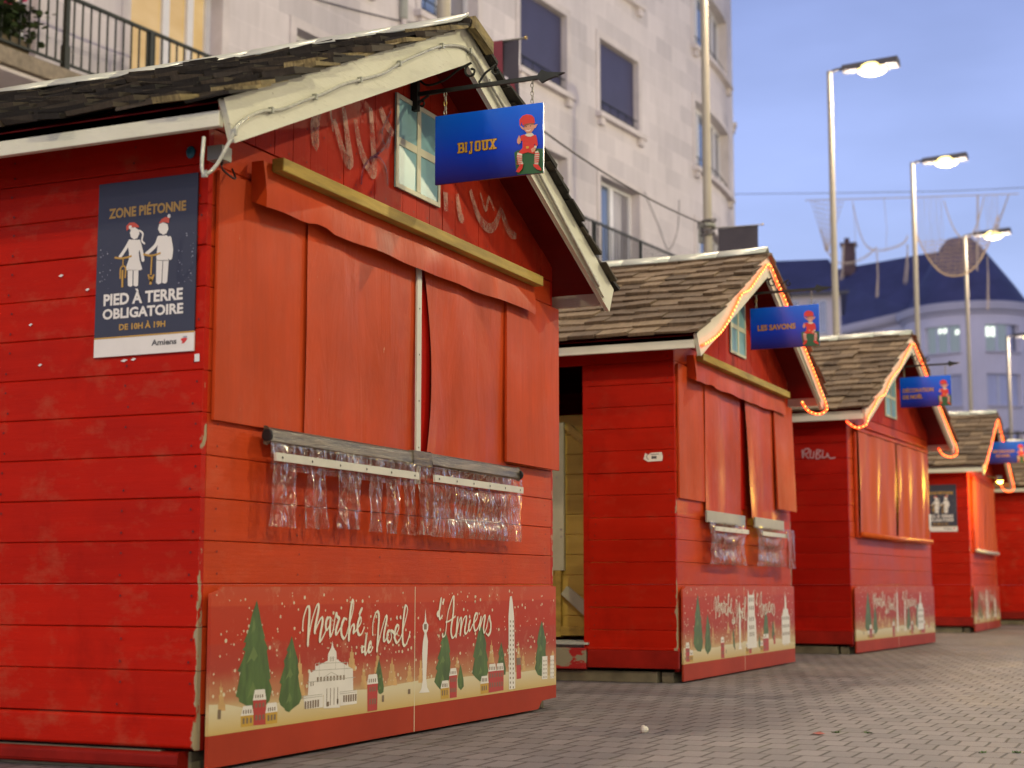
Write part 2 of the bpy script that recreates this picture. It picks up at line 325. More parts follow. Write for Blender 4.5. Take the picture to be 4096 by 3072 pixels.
# ------------------------------------------------------------------ mesh building
class MB:
    def __init__(s): s.v = []; s.f = []; s.m = []; s.mats = []
    def mi(s, name):
        if name not in s.mats: s.mats.append(name)
        return s.mats.index(name)
    def add(s, vs, fs, mat):
        o = len(s.v); s.v += [tuple(p) for p in vs]; k = s.mi(mat)
        for f in fs: s.f.append(tuple(i+o for i in f)); s.m.append(k)
    def box(s, x0, x1, y0, y1, z0, z1, mat, fn=None):
        vs = [(x, y, z) for z in (z0, z1) for y in (y0, y1) for x in (x0, x1)]
        if fn: vs = [fn(*p) for p in vs]
        s.add(vs, [(0, 2, 3, 1), (4, 5, 7, 6), (0, 1, 5, 4), (2, 6, 7, 3), (0, 4, 6, 2), (1, 3, 7, 5)], mat)
    def hexa(s, vs, mat):
        s.add(vs, [(0, 2, 3, 1), (4, 5, 7, 6), (0, 1, 5, 4), (2, 6, 7, 3), (0, 4, 6, 2), (1, 3, 7, 5)], mat)
    def plank(s, axis, a0, a1, z0, z1, d0, d1, ch, mat):
        """board running along x or y with chamfered long edges on its outer face (d0 outer, d1 inner)"""
        sg = 1 if d1 > d0 else -1
        prof = [(d1, z0), (d0+sg*ch, z0), (d0, z0+ch), (d0, z1-ch), (d0+sg*ch, z1), (d1, z1)]
        vs = []
        for a in (a0, a1):
            for d, z in prof: vs.append((a, d, z) if axis == 'x' else (d, a, z))
        n = 6
        fs = [(i, (i+1) % n, n+(i+1) % n, n+i) for i in range(n)] + [tuple(range(n)), tuple(range(2*n-1, n-1, -1))]
        s.add(vs, fs, mat)
    def prism(s, pts, d0, d1, mat, fn):
        """extruded outline: fn(u, v, d) -> xyz"""
        n = len(pts); vs = [fn(u, v, d) for d in (d0, d1) for u, v in pts]
        s.add(vs, [tuple(range(n)), tuple(range(2*n-1, n-1, -1))] + [(i, (i+1) % n, n+(i+1) % n, n+i) for i in range(n)], mat)
    def poly(s, pts, mat): s.add(pts, [tuple(range(len(pts)))], mat)
    def tube(s, path, r, mat, n=8, closed=False, cap=True):
        path = [Vector(p) for p in path]; k = len(path); rings = []
        up = Vector((0, 0, 1))
        for i, p in enumerate(path):
            a = path[i-1] if (i > 0 or closed) else p; b = path[(i+1) % k] if (i < k-1 or closed) else p
            d = (b-a).normalized() if (b-a).length > 1e-9 else Vector((0, 0, 1))
            u = up if abs(d.z) < .9 else Vector((1, 0, 0))
            e1 = d.cross(u).normalized(); e2 = d.cross(e1).normalized()
            rr = r[i] if isinstance(r, (list, tuple)) else r
            rings.append([p+e1*cos(2*pi*j/n)*rr+e2*sin(2*pi*j/n)*rr for j in range(n)])
        vs = [q for rg in rings for q in rg]; fs = []
        for i in range(k if closed else k-1):
            a, b = i*n, ((i+1) % k)*n
            # align rings simply
            fs += [(a+j, a+(j+1) % n, b+(j+1) % n, b+j) for j in range(n)]
        if cap and not closed: fs += [tuple(range(n-1, -1, -1)), tuple(range((k-1)*n, k*n))]
        s.add(vs, fs, mat)
    def sphere(s, c, r, mat, nu=8, nv=6, sc=(1, 1, 1)):
        vs = [(c[0]+r*sc[0]*sin(pi*j/nv)*cos(2*pi*i/nu), c[1]+r*sc[1]*sin(pi*j/nv)*sin(2*pi*i/nu), c[2]+r*sc[2]*cos(pi*j/nv)) for j in range(nv+1) for i in range(nu)]
        s.add(vs, [(j*nu+i, (j+1)*nu+i, (j+1)*nu+(i+1) % nu, j*nu+(i+1) % nu) for j in range(nv) for i in range(nu)], mat)
    def disc(s, c, r, mat, fn, n=8, d=0, sv=1.):
        s.add([fn(c[0]+r*cos(2*pi*i/n), c[1]+sv*r*sin(2*pi*i/n), d) for i in range(n)], [tuple(range(n))], mat)
    def ribbon(s, pts, w, mat, fn, d=0, taper=False, inc=0.):
        pts = smooth(pts) if len(pts) > 2 else pts
        k = len(pts); vs = []
        for i, p in enumerate(pts):
            a = pts[max(0, i-1)]; b = pts[min(k-1, i+1)]
            dx, dz = b[0]-a[0], b[1]-a[1]; l = math.hypot(dx, dz) or 1
            ww = w(dx/l, dz/l) if callable(w) else w
            if taper: ww *= .55+.45*sin(pi*min(1, (i+.6)/(k*.98)))
            dd = d+i*inc
            vs += [fn(p[0]-dz/l*ww/2, p[1]+dx/l*ww/2, dd), fn(p[0]+dz/l*ww/2, p[1]-dx/l*ww/2, dd)]
        s.add(vs, [(2*i, 2*i+1, 2*i+3, 2*i+2) for i in range(k-1)], mat)
    def build(s, name, parent=None, sm=False, bevel=0, loc=None):
        me = bpy.data.meshes.new(name); me.from_pydata(s.v, [], s.f); me.update()
        for k in s.mats: me.materials.append(M[k])
        me.polygons.foreach_set('material_index', s.m)
        if sm: me.polygons.foreach_set('use_smooth', [True]*len(me.polygons))
        o = bpy.data.objects.new(name, me); SC.collection.objects.link(o)
        if parent: o.parent = parent
        if loc: o.location = loc
        if bevel:
            b = o.modifiers.new('edge', 'BEVEL'); b.width = bevel; b.segments = 2; b.limit_method = 'ANGLE'; b.angle_limit = R(40)
        return o
def smooth(p, k=5):
    q = []
    n = len(p)
    for i in range(n-1):
        a, b, c, d = p[max(0, i-1)], p[i], p[i+1], p[min(n-1, i+2)]
        for j in range(k):
            t = j/k
            q.append(tuple(.5*(2*b[m]+(c[m]-a[m])*t+(2*a[m]-5*b[m]+4*c[m]-d[m])*t*t+(3*b[m]-a[m]-3*c[m]+d[m])*t**3) for m in range(len(b))))
    q.append(tuple(p[-1])); return q
def thing(name, label, cat, loc=(0, 0, 0), rz=0, group=None):
    o = bpy.data.objects.new(name, None); SC.collection.objects.link(o); o.location = loc; o.rotation_euler = (0, 0, rz); o.empty_display_size = .2
    return tag(o, label, cat, group)
def tag(o, label, cat, group=None):
    o['label'] = label; o['category'] = cat
    if group: o['group'] = group
    return o
def struct(o): o['kind'] = 'structure'; return o
def text_into(mb, body, u0, u1, v0, v1, mat, fn, d=0, bold=.0, keep=False):
    c = bpy.data.curves.new('t', 'FONT'); c.body = body; c.size = 1; c.offset = bold; c.fill_mode = 'FRONT' if hasattr(c, 'fill_mode') and c.dimensions == '2D' else c.fill_mode; c.resolution_u = 3
    o = bpy.data.objects.new('t', c); SC.collection.objects.link(o)
    dg = bpy.context.evaluated_depsgraph_get(); me = bpy.data.meshes.new_from_object(o.evaluated_get(dg))
    xs = [v.co.x for v in me.vertices]; ys = [v.co.y for v in me.vertices]
    x0, x1, y0, y1 = min(xs), max(xs), min(ys), max(ys)
    su = (u1-u0)/(x1-x0); sv = (v1-v0)/(y1-y0)
    mb.add([fn(u0+(v.co.x-x0)*su, v0+(v.co.y-y0)*sv, d) for v in me.vertices], [tuple(p.vertices) for p in me.polygons], mat)
    bpy.data.objects.remove(o); bpy.data.curves.remove(c); bpy.data.meshes.remove(me)
STROKES=[[(0.62,0.453),(0.625,0.496),(0.649,0.537),(0.666,0.528),(0.661,0.455),(0.657,0.396)],[(0.657,0.396),(0.683,0.481),(0.72,0.544),(0.732,0.531),(0.71,0.468),(0.705,0.441)],[(0.705,0.441),(0.735,0.48),(0.755,0.497),(0.762,0.483),(0.747,0.436),(0.744,0.408),(0.764,0.423),(0.789,0.452)],[(0.815,0.496),(0.795,0.491),(0.786,0.466),(0.794,0.449),(0.812,0.465),(0.822,0.492)],[(0.822,0.492),(0.818,0.451),(0.824,0.424),(0.843,0.451)],[(0.843,0.451),(0.862,0.512),(0.869,0.5),(0.888,0.491)],[(0.888,0.491),(0.864,0.45),(0.868,0.431),(0.905,0.463)],[(0.94,0.487),(0.926,0.49),(0.905,0.463),(0.906,0.429),(0.927,0.414),(0.947,0.434)],[(0.947,0.434),(0.988,0.51),(0.997,0.555),(0.983,0.552),(0.967,0.49),(0.961,0.405)],[(0.961,0.405),(0.978,0.451),(0.996,0.466),(1.003,0.454),(0.997,0.433),(1.018,0.443)],[(1.018,0.443),(1.053,0.467),(1.058,0.49),(1.043,0.488),(1.028,0.457),(1.036,0.429),(1.058,0.426),(1.081,0.452)],[(1.063,0.527),(1.043,0.502)],[(1.088,0.378),(1.07,0.375),(1.069,0.357),(1.088,0.364),(1.102,0.409),(1.105,0.428)],[(1.105,0.428),(1.093,0.374),(1.096,0.346),(1.114,0.363)],[(1.114,0.363),(1.14,0.376),(1.141,0.394),(1.125,0.384),(1.12,0.359),(1.136,0.355),(1.151,0.372)],[(1.153,0.422),(1.156,0.472),(1.181,0.511),(1.202,0.501),(1.198,0.442),(1.188,0.355)],[(1.188,0.355),(1.221,0.427),(1.258,0.49),(1.269,0.482),(1.247,0.426),(1.248,0.392),(1.282,0.418)],[(1.309,0.435),(1.282,0.43),(1.275,0.403),(1.291,0.387),(1.31,0.406),(1.305,0.433),(1.333,0.424)],[(1.333,0.405),(1.372,0.437),(1.369,0.456),(1.348,0.445),(1.337,0.409),(1.357,0.384),(1.385,0.4),(1.408,0.429)],[(1.356,0.489),(1.357,0.482)],[(1.388,0.49),(1.389,0.483)],[(1.408,0.429),(1.447,0.502),(1.445,0.53),(1.426,0.525),(1.408,0.444),(1.409,0.385),(1.427,0.37),(1.449,0.387),(1.471,0.424)],[(1.742,0.506),(1.729,0.494),(1.742,0.488),(1.761,0.536),(1.765,0.562)],[(1.765,0.562),(1.746,0.498),(1.755,0.473),(1.773,0.486)],[(1.791,0.556),(1.781,0.538)],[(1.778,0.408),(1.787,0.396),(1.809,0.411),(1.83,0.496),(1.875,0.563),(1.891,0.567)],[(1.891,0.567),(1.885,0.496),(1.863,0.425),(1.877,0.389),(1.904,0.4),(1.926,0.431)],[(1.813,0.458),(1.849,0.463),(1.903,0.481)],[(1.931,0.477),(1.919,0.424),(1.913,0.39)],[(1.913,0.39),(1.945,0.459),(1.965,0.474),(1.963,0.438),(1.954,0.397)],[(1.954,0.397),(1.986,0.462),(2.016,0.481),(2.017,0.461),(2.001,0.414),(2.02,0.404),(2.048,0.433)],[(2.06,0.461),(2.043,0.429),(2.057,0.415),(2.083,0.44)],[(2.052,0.481),(2.054,0.474)],[(2.083,0.44),(2.129,0.467),(2.136,0.491),(2.111,0.484),(2.095,0.444),(2.11,0.414),(2.139,0.426),(2.163,0.458)],[(2.175,0.475),(2.158,0.416)],[(2.158,0.416),(2.197,0.47),(2.219,0.477),(2.202,0.425),(2.212,0.402),(2.239,0.432)],[(2.239,0.432),(2.264,0.477),(2.274,0.456),(2.282,0.44),(2.277,0.407),(2.252,0.389),(2.232,0.397)]]
TREES=[[(0.313,0.566),(0.297,0.538),(0.286,0.521),(0.268,0.471),(0.258,0.453),(0.244,0.435),(0.234,0.421),(0.25,0.42),(0.243,0.407),(0.229,0.396),(0.246,0.39),(0.23,0.361),(0.214,0.34),(0.199,0.325),(0.218,0.32),(0.208,0.282),(0.193,0.24),(0.213,0.233),(0.214,0.221),(0.247,0.209),(0.287,0.191),(0.368,0.186),(0.408,0.213),(0.421,0.253),(0.402,0.284),(0.412,0.29),(0.404,0.316),(0.384,0.386),(0.391,0.396),(0.362,0.431),(0.372,0.429),(0.358,0.457),(0.345,0.485),(0.332,0.52)],[(0.548,0.435),(0.534,0.407),(0.513,0.385),(0.523,0.378),(0.508,0.359),(0.496,0.347),(0.503,0.33),(0.486,0.299),(0.471,0.271),(0.484,0.264),(0.476,0.239),(0.468,0.211),(0.48,0.191),(0.505,0.179),(0.514,0.169),(0.539,0.162),(0.56,0.172),(0.606,0.187),(0.626,0.21),(0.608,0.25),(0.597,0.287),(0.603,0.3),(0.593,0.326),(0.597,0.342),(0.582,0.366),(0.568,0.392),(0.558,0.416)],[(1.212,0.325),(1.197,0.295),(1.187,0.267),(1.2,0.26),(1.199,0.21),(1.211,0.188),(1.23,0.184),(1.252,0.192),(1.254,0.21),(1.24,0.261),(1.227,0.294)],[(1.805,0.421),(1.783,0.388),(1.761,0.366),(1.777,0.361),(1.757,0.331),(1.736,0.305),(1.749,0.297),(1.732,0.278),(1.719,0.263),(1.736,0.251),(1.719,0.229),(1.707,0.207),(1.737,0.186),(1.764,0.171),(1.834,0.196),(1.87,0.225),(1.86,0.257),(1.866,0.28),(1.852,0.323),(1.861,0.329),(1.845,0.371),(1.827,0.402)],[(2.173,0.44),(2.149,0.402),(2.13,0.366),(2.115,0.338),(2.096,0.298),(2.113,0.289),(2.1,0.258),(2.086,0.224),(2.121,0.204),(2.17,0.183),(2.238,0.198),(2.26,0.226),(2.248,0.267),(2.258,0.275),(2.233,0.325),(2.239,0.35),(2.222,0.383),(2.198,0.417)],[(2.405,0.355),(2.389,0.328),(2.371,0.3),(2.381,0.291),(2.361,0.238),(2.41,0.198),(2.454,0.2),(2.46,0.229),(2.436,0.28),(2.441,0.288),(2.42,0.327)],[(1.965,0.272),(1.951,0.241),(1.935,0.202),(1.943,0.17),(1.971,0.156),(2.0,0.171),(1.996,0.203),(1.981,0.239)],[(2.899,0.444),(2.875,0.413),(2.858,0.387),(2.835,0.335),(2.846,0.321),(2.817,0.26),(2.825,0.242),(2.806,0.213),(2.845,0.18),(2.891,0.17),(2.962,0.214),(2.945,0.291),(2.954,0.34),(2.933,0.376),(2.916,0.412)]]
REDH=[[(0.301,0.22),(0.384,0.218),(0.385,0.131),(0.307,0.133)],[(1.117,0.228),(1.203,0.228),(1.2,0.123),(1.12,0.123)],[(1.852,0.225),(1.929,0.225),(1.928,0.128),(1.858,0.128)],[(2.261,0.224),(2.433,0.222),(2.431,0.129),(2.263,0.127)],[(2.582,0.24),(2.635,0.24),(2.638,0.173),(2.585,0.172)]]
YELH=[[(0.227,0.171),(0.305,0.17),(0.306,0.132),(0.229,0.133)],[(0.381,0.171),(0.46,0.17),(0.46,0.13),(0.384,0.13)],[(1.77,0.175),(1.848,0.176),(1.848,0.129),(1.773,0.129)],[(2.175,0.172),(2.263,0.172),(2.263,0.127),(2.177,0.126)]]
WHTH=[[(0.311,0.255),(0.374,0.254),(0.385,0.217),(0.299,0.219)],[(0.241,0.204),(0.295,0.203),(0.306,0.17),(0.225,0.171)],[(0.392,0.204),(0.453,0.203),(0.461,0.17),(0.38,0.17)],[(1.125,0.266),(1.194,0.266),(1.205,0.228),(1.114,0.228)],[(1.865,0.256),(1.919,0.256),(1.931,0.225),(1.85,0.224)],[(1.782,0.207),(1.838,0.207),(1.85,0.175),(1.767,0.175)],[(2.187,0.206),(2.251,0.206),(2.265,0.172),(2.173,0.172)],[(2.273,0.257),(2.338,0.256),(2.347,0.223),(2.26,0.223)],[(2.357,0.256),(2.426,0.256),(2.435,0.222),(2.351,0.223)],[(2.903,0.267),(2.968,0.266),(2.967,0.154),(2.897,0.155)],[(3.006,0.266),(3.055,0.266),(3.054,0.152),(3.003,0.153)],[(0.666,0.209),(0.673,0.303),(0.677,0.309),(0.686,0.296),(0.715,0.304),(0.717,0.329),(0.724,0.317),(0.793,0.332),(0.807,0.335),(0.809,0.36),(0.832,0.383),(0.84,0.407),(0.849,0.383),(0.871,0.365),(0.875,0.334),(0.884,0.337),(0.892,0.33),(0.951,0.31),(0.957,0.325),(0.965,0.306),(1.0,0.294),(1.004,0.207)],[(0.636,0.214),(0.776,0.214),(0.778,0.163),(0.645,0.166)],[(0.901,0.213),(1.034,0.213),(1.034,0.16),(0.906,0.16)],[(0.778,0.263),(0.835,0.273),(0.902,0.251),(0.903,0.154),(0.781,0.159)],[(2.494,0.128),(2.488,0.469),(2.499,0.537),(2.506,0.565),(2.527,0.567),(2.538,0.537),(2.554,0.468),(2.568,0.129)],[(1.562,0.169),(1.584,0.183),(1.597,0.22),(1.59,0.333),(1.597,0.382),(1.61,0.416),(1.594,0.432),(1.592,0.451),(1.611,0.465),(1.617,0.517),(1.627,0.465),(1.646,0.45),(1.643,0.43),(1.629,0.416),(1.644,0.381),(1.639,0.332),(1.629,0.226),(1.638,0.188),(1.664,0.166)]]
WINQ=[(0.314,0.32,0.226,0.238),(0.328,0.335,0.226,0.237),(0.343,0.349,0.226,0.237),(0.357,0.364,0.226,0.237),(0.239,0.246,0.177,0.19),(0.254,0.261,0.177,0.19),(0.269,0.276,0.177,0.19),(0.284,0.291,0.177,0.189),(0.397,0.404,0.175,0.188),(0.41,0.417,0.175,0.188),(0.424,0.431,0.175,0.188),(0.438,0.445,0.175,0.188),(1.128,1.135,0.235,0.249),(1.144,1.152,0.235,0.249),(1.161,1.169,0.235,0.249),(1.178,1.186,0.235,0.249),(0.315,0.327,0.193,0.208),(0.338,0.35,0.193,0.208),(0.361,0.373,0.193,0.208),(0.317,0.329,0.15,0.168),(0.34,0.352,0.149,0.167),(0.363,0.375,0.149,0.167),(0.238,0.25,0.143,0.163),(0.26,0.272,0.143,0.163),(0.283,0.295,0.143,0.162),(0.395,0.408,0.142,0.162),(0.416,0.428,0.142,0.162),(0.436,0.449,0.142,0.162),(1.134,1.145,0.199,0.217),(1.155,1.166,0.199,0.217),(1.175,1.186,0.199,0.218),(1.135,1.146,0.149,0.171),(1.156,1.167,0.149,0.171),(1.176,1.187,0.149,0.171),(0.729,0.741,0.259,0.277),(0.753,0.765,0.259,0.277),(0.777,0.789,0.259,0.276),(0.801,0.814,0.259,0.276),(0.825,0.838,0.258,0.276),(0.85,0.862,0.258,0.276),(0.874,0.887,0.258,0.276),(0.899,0.912,0.258,0.275),(0.924,0.937,0.257,0.275),(0.684,0.69,0.246,0.261),(0.7,0.706,0.247,0.262),(0.645,0.657,0.166,0.193),(0.663,0.675,0.166,0.193),(0.681,0.693,0.166,0.193),(0.699,0.711,0.166,0.194),(0.717,0.729,0.167,0.194),(0.735,0.747,0.167,0.194),(0.927,0.939,0.172,0.198),(0.945,0.957,0.172,0.198),(0.963,0.976,0.171,0.198),(0.981,0.994,0.171,0.198),(1.0,1.012,0.171,0.198),(1.018,1.031,0.171,0.198),(0.801,0.806,0.167,0.231),(0.828,0.833,0.167,0.231),(0.855,0.86,0.167,0.231),(0.882,0.887,0.167,0.232),(0.824,0.828,0.331,0.348),(0.836,0.84,0.331,0.348),(0.848,0.852,0.331,0.349),(1.864,1.871,0.231,0.243),(1.879,1.885,0.231,0.243),(1.893,1.899,0.231,0.243),(1.907,1.913,0.231,0.243),(1.782,1.789,0.18,0.195),(1.796,1.804,0.18,0.195),(1.811,1.818,0.179,0.194),(1.826,1.833,0.179,0.194),(2.19,2.198,0.181,0.197),(2.205,2.213,0.18,0.196),(2.221,2.229,0.18,0.196),(2.236,2.244,0.18,0.196),(2.269,2.277,0.229,0.244),(2.287,2.295,0.229,0.244),(2.306,2.314,0.229,0.244),(2.324,2.332,0.228,0.243),(2.357,2.365,0.227,0.242),(2.375,2.383,0.227,0.242),(2.393,2.401,0.227,0.242),(2.411,2.419,0.227,0.242),(1.78,1.791,0.144,0.166),(1.802,1.813,0.144,0.166),(1.825,1.835,0.144,0.166),(2.188,2.2,0.141,0.162),(2.21,2.222,0.141,0.162),(2.232,2.244,0.141,0.162),(1.864,1.875,0.197,0.216),(1.885,1.896,0.197,0.215),(1.905,1.916,0.197,0.215),(1.865,1.876,0.153,0.171),(1.885,1.896,0.152,0.171),(1.905,1.917,0.152,0.17),(2.273,2.287,0.194,0.214),(2.3,2.313,0.194,0.213),(2.327,2.34,0.193,0.213),(2.354,2.368,0.194,0.213),(2.38,2.393,0.193,0.212),(2.405,2.419,0.193,0.212),(2.274,2.287,0.15,0.172),(2.3,2.313,0.15,0.171),(2.327,2.34,0.149,0.17),(2.354,2.368,0.15,0.171),(2.38,2.393,0.149,0.171),(2.406,2.419,0.149,0.17),(2.504,2.515,0.442,0.452),(2.539,2.55,0.441,0.451),(2.504,2.515,0.42,0.43),(2.539,2.55,0.419,0.429),(2.504,2.515,0.398,0.407),(2.539,2.55,0.397,0.407),(2.504,2.515,0.376,0.385),(2.539,2.55,0.375,0.384),(2.504,2.515,0.354,0.363),(2.539,2.55,0.352,0.362),(2.504,2.515,0.331,0.341),(2.539,2.55,0.33,0.34),(2.504,2.515,0.309,0.319),(2.539,2.55,0.308,0.318),(2.504,2.515,0.287,0.297),(2.539,2.55,0.286,0.296),(2.504,2.515,0.265,0.275),(2.539,2.55,0.264,0.274),(2.504,2.515,0.243,0.253),(2.539,2.55,0.242,0.251),(2.504,2.515,0.221,0.231),(2.539,2.55,0.219,0.229),(2.504,2.515,0.199,0.209),(2.539,2.55,0.197,0.207),(2.504,2.515,0.177,0.187),(2.539,2.55,0.175,0.185),(2.504,2.515,0.155,0.165),(2.539,2.55,0.153,0.163),(2.504,2.515,0.133,0.143),(2.539,2.55,0.131,0.141),(2.914,2.921,0.24,0.248),(2.931,2.938,0.24,0.247),(2.949,2.956,0.24,0.247),(3.012,3.019,0.237,0.245),(3.039,3.046,0.237,0.245),(2.914,2.921,0.22,0.228),(2.931,2.938,0.22,0.227),(2.949,2.956,0.22,0.227),(3.011,3.019,0.217,0.225),(3.039,3.046,0.217,0.224),(2.914,2.921,0.2,0.208),(2.931,2.938,0.2,0.207),(2.949,2.956,0.2,0.207),(3.011,3.018,0.197,0.204),(3.039,3.046,0.196,0.204),(2.913,2.92,0.18,0.188),(2.931,2.938,0.18,0.187),(2.948,2.956,0.18,0.187),(3.011,3.018,0.177,0.184),(3.039,3.046,0.176,0.184),(2.913,2.92,0.16,0.168),(2.931,2.938,0.16,0.167),(2.948,2.955,0.16,0.167),(3.011,3.018,0.156,0.164),(3.038,3.046,0.156,0.164),(1.605,1.631,0.431,0.454),(0.803,0.821,0.164,0.182),(0.879,0.891,0.17,0.188),(1.238,1.256,0.153,0.179),(0.087,0.106,0.171,0.202),(1.463,1.485,0.17,0.19),(2.584,2.633,0.238,0.272)]
TANT=[[(0.102,0.303),(0.09,0.199),(0.133,0.196)],[(0.604,0.375),(0.59,0.219),(0.647,0.215)],[(0.991,0.385),(0.958,0.289),(1.025,0.286)],[(1.202,0.36),(1.175,0.272),(1.228,0.269)],[(1.087,0.318),(1.063,0.214),(1.118,0.211)],[(1.323,0.33),(1.283,0.216),(1.368,0.211)],[(2.297,0.369),(2.263,0.263),(2.328,0.26)],[(2.611,0.359),(2.579,0.21),(2.644,0.207)],[(1.476,0.308),(1.452,0.22),(1.505,0.217)],[(1.581,0.334),(1.558,0.211),(1.6,0.209)],[(1.932,0.316),(1.915,0.258),(1.951,0.256)],[(2.666,0.301),(2.633,0.212),(2.693,0.209)],[(2.823,0.295),(2.8,0.204),(2.845,0.202)],[(3.043,0.296),(3.021,0.266),(3.063,0.264)]]
GROUNDL=[(0.01,0.222),(0.143,0.216),(0.242,0.198),(0.462,0.2),(0.634,0.203),(0.803,0.202),(1.038,0.212),(1.118,0.21),(1.252,0.21),(1.333,0.214),(1.575,0.221),(1.711,0.224),(1.834,0.207),(2.017,0.213),(2.092,0.212),(2.258,0.214),(2.462,0.213),(2.622,0.202),(2.811,0.204),(2.903,0.177),(3.068,0.162)]
GRAF= [[(0.696, 2.402), (0.691, 2.309), (0.674, 2.396), (0.723, 2.471)], [(0.827, 2.453), (0.906, 2.333), (0.961, 2.307), (0.935, 2.404), (0.901, 2.522)], [(0.995, 2.5), (1.046, 2.384), (1.128, 2.316), (1.16, 2.332), (1.141, 2.474), (1.122, 2.584)], [(1.204, 2.607), (1.256, 2.555), (1.325, 2.523)], [(1.825, 2.387), (1.836, 2.301)], [(1.944, 2.406), (1.986, 2.306), (2.017, 2.313)], [(2.088, 2.458), (2.174, 2.356), (2.283, 2.319), (2.371, 2.352), (2.439, 2.452)], [(2.439, 2.443), (2.531, 2.356), (2.626, 2.347)]]
GRAF3= [[(0.399, 1.872), (0.395, 1.79), (0.381, 1.865), (0.334, 1.875), (0.347, 1.835), (0.376, 1.83), (0.337, 1.783)], [(0.317, 1.863), (0.325, 1.8), (0.296, 1.793), (0.288, 1.85)], [(0.259, 1.867), (0.267, 1.781), (0.226, 1.797), (0.254, 1.832), (0.219, 1.854), (0.259, 1.864)], [(0.201, 1.859), (0.209, 1.79), (0.168, 1.8), (0.162, 1.829), (0.14, 1.782), (0.088, 1.786)]]
PO_WHITE=[[(0.161,0.4555),(0.179,0.4435),(0.182,0.4295),(0.174,0.4145),(0.16,0.4115),(0.146,0.4205),(0.141,0.4365),(0.147,0.4515)],[(0.145,0.4115),(0.177,0.4085),(0.188,0.3885),(0.182,0.3625),(0.186,0.3355),(0.199,0.3025),(0.191,0.2985),(0.133,0.3025),(0.128,0.3105),(0.14,0.3415),(0.14,0.3655),(0.134,0.3905)],[(0.137,0.3045),(0.158,0.3025),(0.159,0.2455),(0.15,0.2425),(0.139,0.2475)],[(0.162,0.3025),(0.183,0.3005),(0.183,0.2445),(0.174,0.2415),(0.163,0.2465)],[(0.281,0.4615),(0.301,0.4525),(0.305,0.4345),(0.297,0.4205),(0.285,0.4165),(0.27,0.4245),(0.261,0.4385),(0.266,0.4565)],[(0.264,0.4145),(0.299,0.4135),(0.317,0.3965),(0.311,0.3355),(0.307,0.3225),(0.26,0.3265),(0.257,0.3395),(0.262,0.3825)],[(0.258,0.3285),(0.284,0.3265),(0.282,0.2465),(0.27,0.2415),(0.259,0.2485)],[(0.287,0.3265),(0.31,0.3245),(0.306,0.2475),(0.297,0.2425),(0.285,0.2465)]]
PO_RED=[[(0.14,0.4525),(0.127,0.4445),(0.125,0.4625),(0.139,0.4735),(0.159,0.4725),(0.175,0.4615),(0.181,0.4525),(0.156,0.4555)],[(0.264,0.4585),(0.275,0.4725),(0.29,0.4785),(0.309,0.4785),(0.307,0.4565),(0.285,0.4615)]]
PO_WST=[([(0.142,0.4065),(0.123,0.3785),(0.101,0.3525)],0.013),([(0.181,0.4025),(0.195,0.3615),(0.201,0.3335)],0.013),([(0.183,0.4405),(0.197,0.4285),(0.194,0.4045),(0.205,0.3925)],0.007),([(0.266,0.4085),(0.252,0.3805),(0.215,0.3545)],0.014),([(0.311,0.4025),(0.32,0.3615),(0.317,0.3315)],0.015),([(0.143,0.4565),(0.146,0.4525)],0.012),([(0.307,0.4815),(0.308,0.4795)],0.012)]
PO_GST=[([(0.079,0.3525),(0.115,0.3475),(0.153,0.3525)],0.007),([(0.116,0.3465),(0.116,0.3195)],0.005),([(0.106,0.2745),(0.106,0.3095),(0.117,0.3195),(0.128,0.3105),(0.127,0.2755)],0.006),([(0.115,0.3055),(0.116,0.2435)],0.008),([(0.202,0.3545),(0.237,0.3465),(0.276,0.3525)],0.007),([(0.239,0.3455),(0.237,0.2775)],0.007),([(0.226,0.2805),(0.238,0.2555),(0.25,0.2785)],0.007),([(0.237,0.2715),(0.237,0.2435)],0.01)]
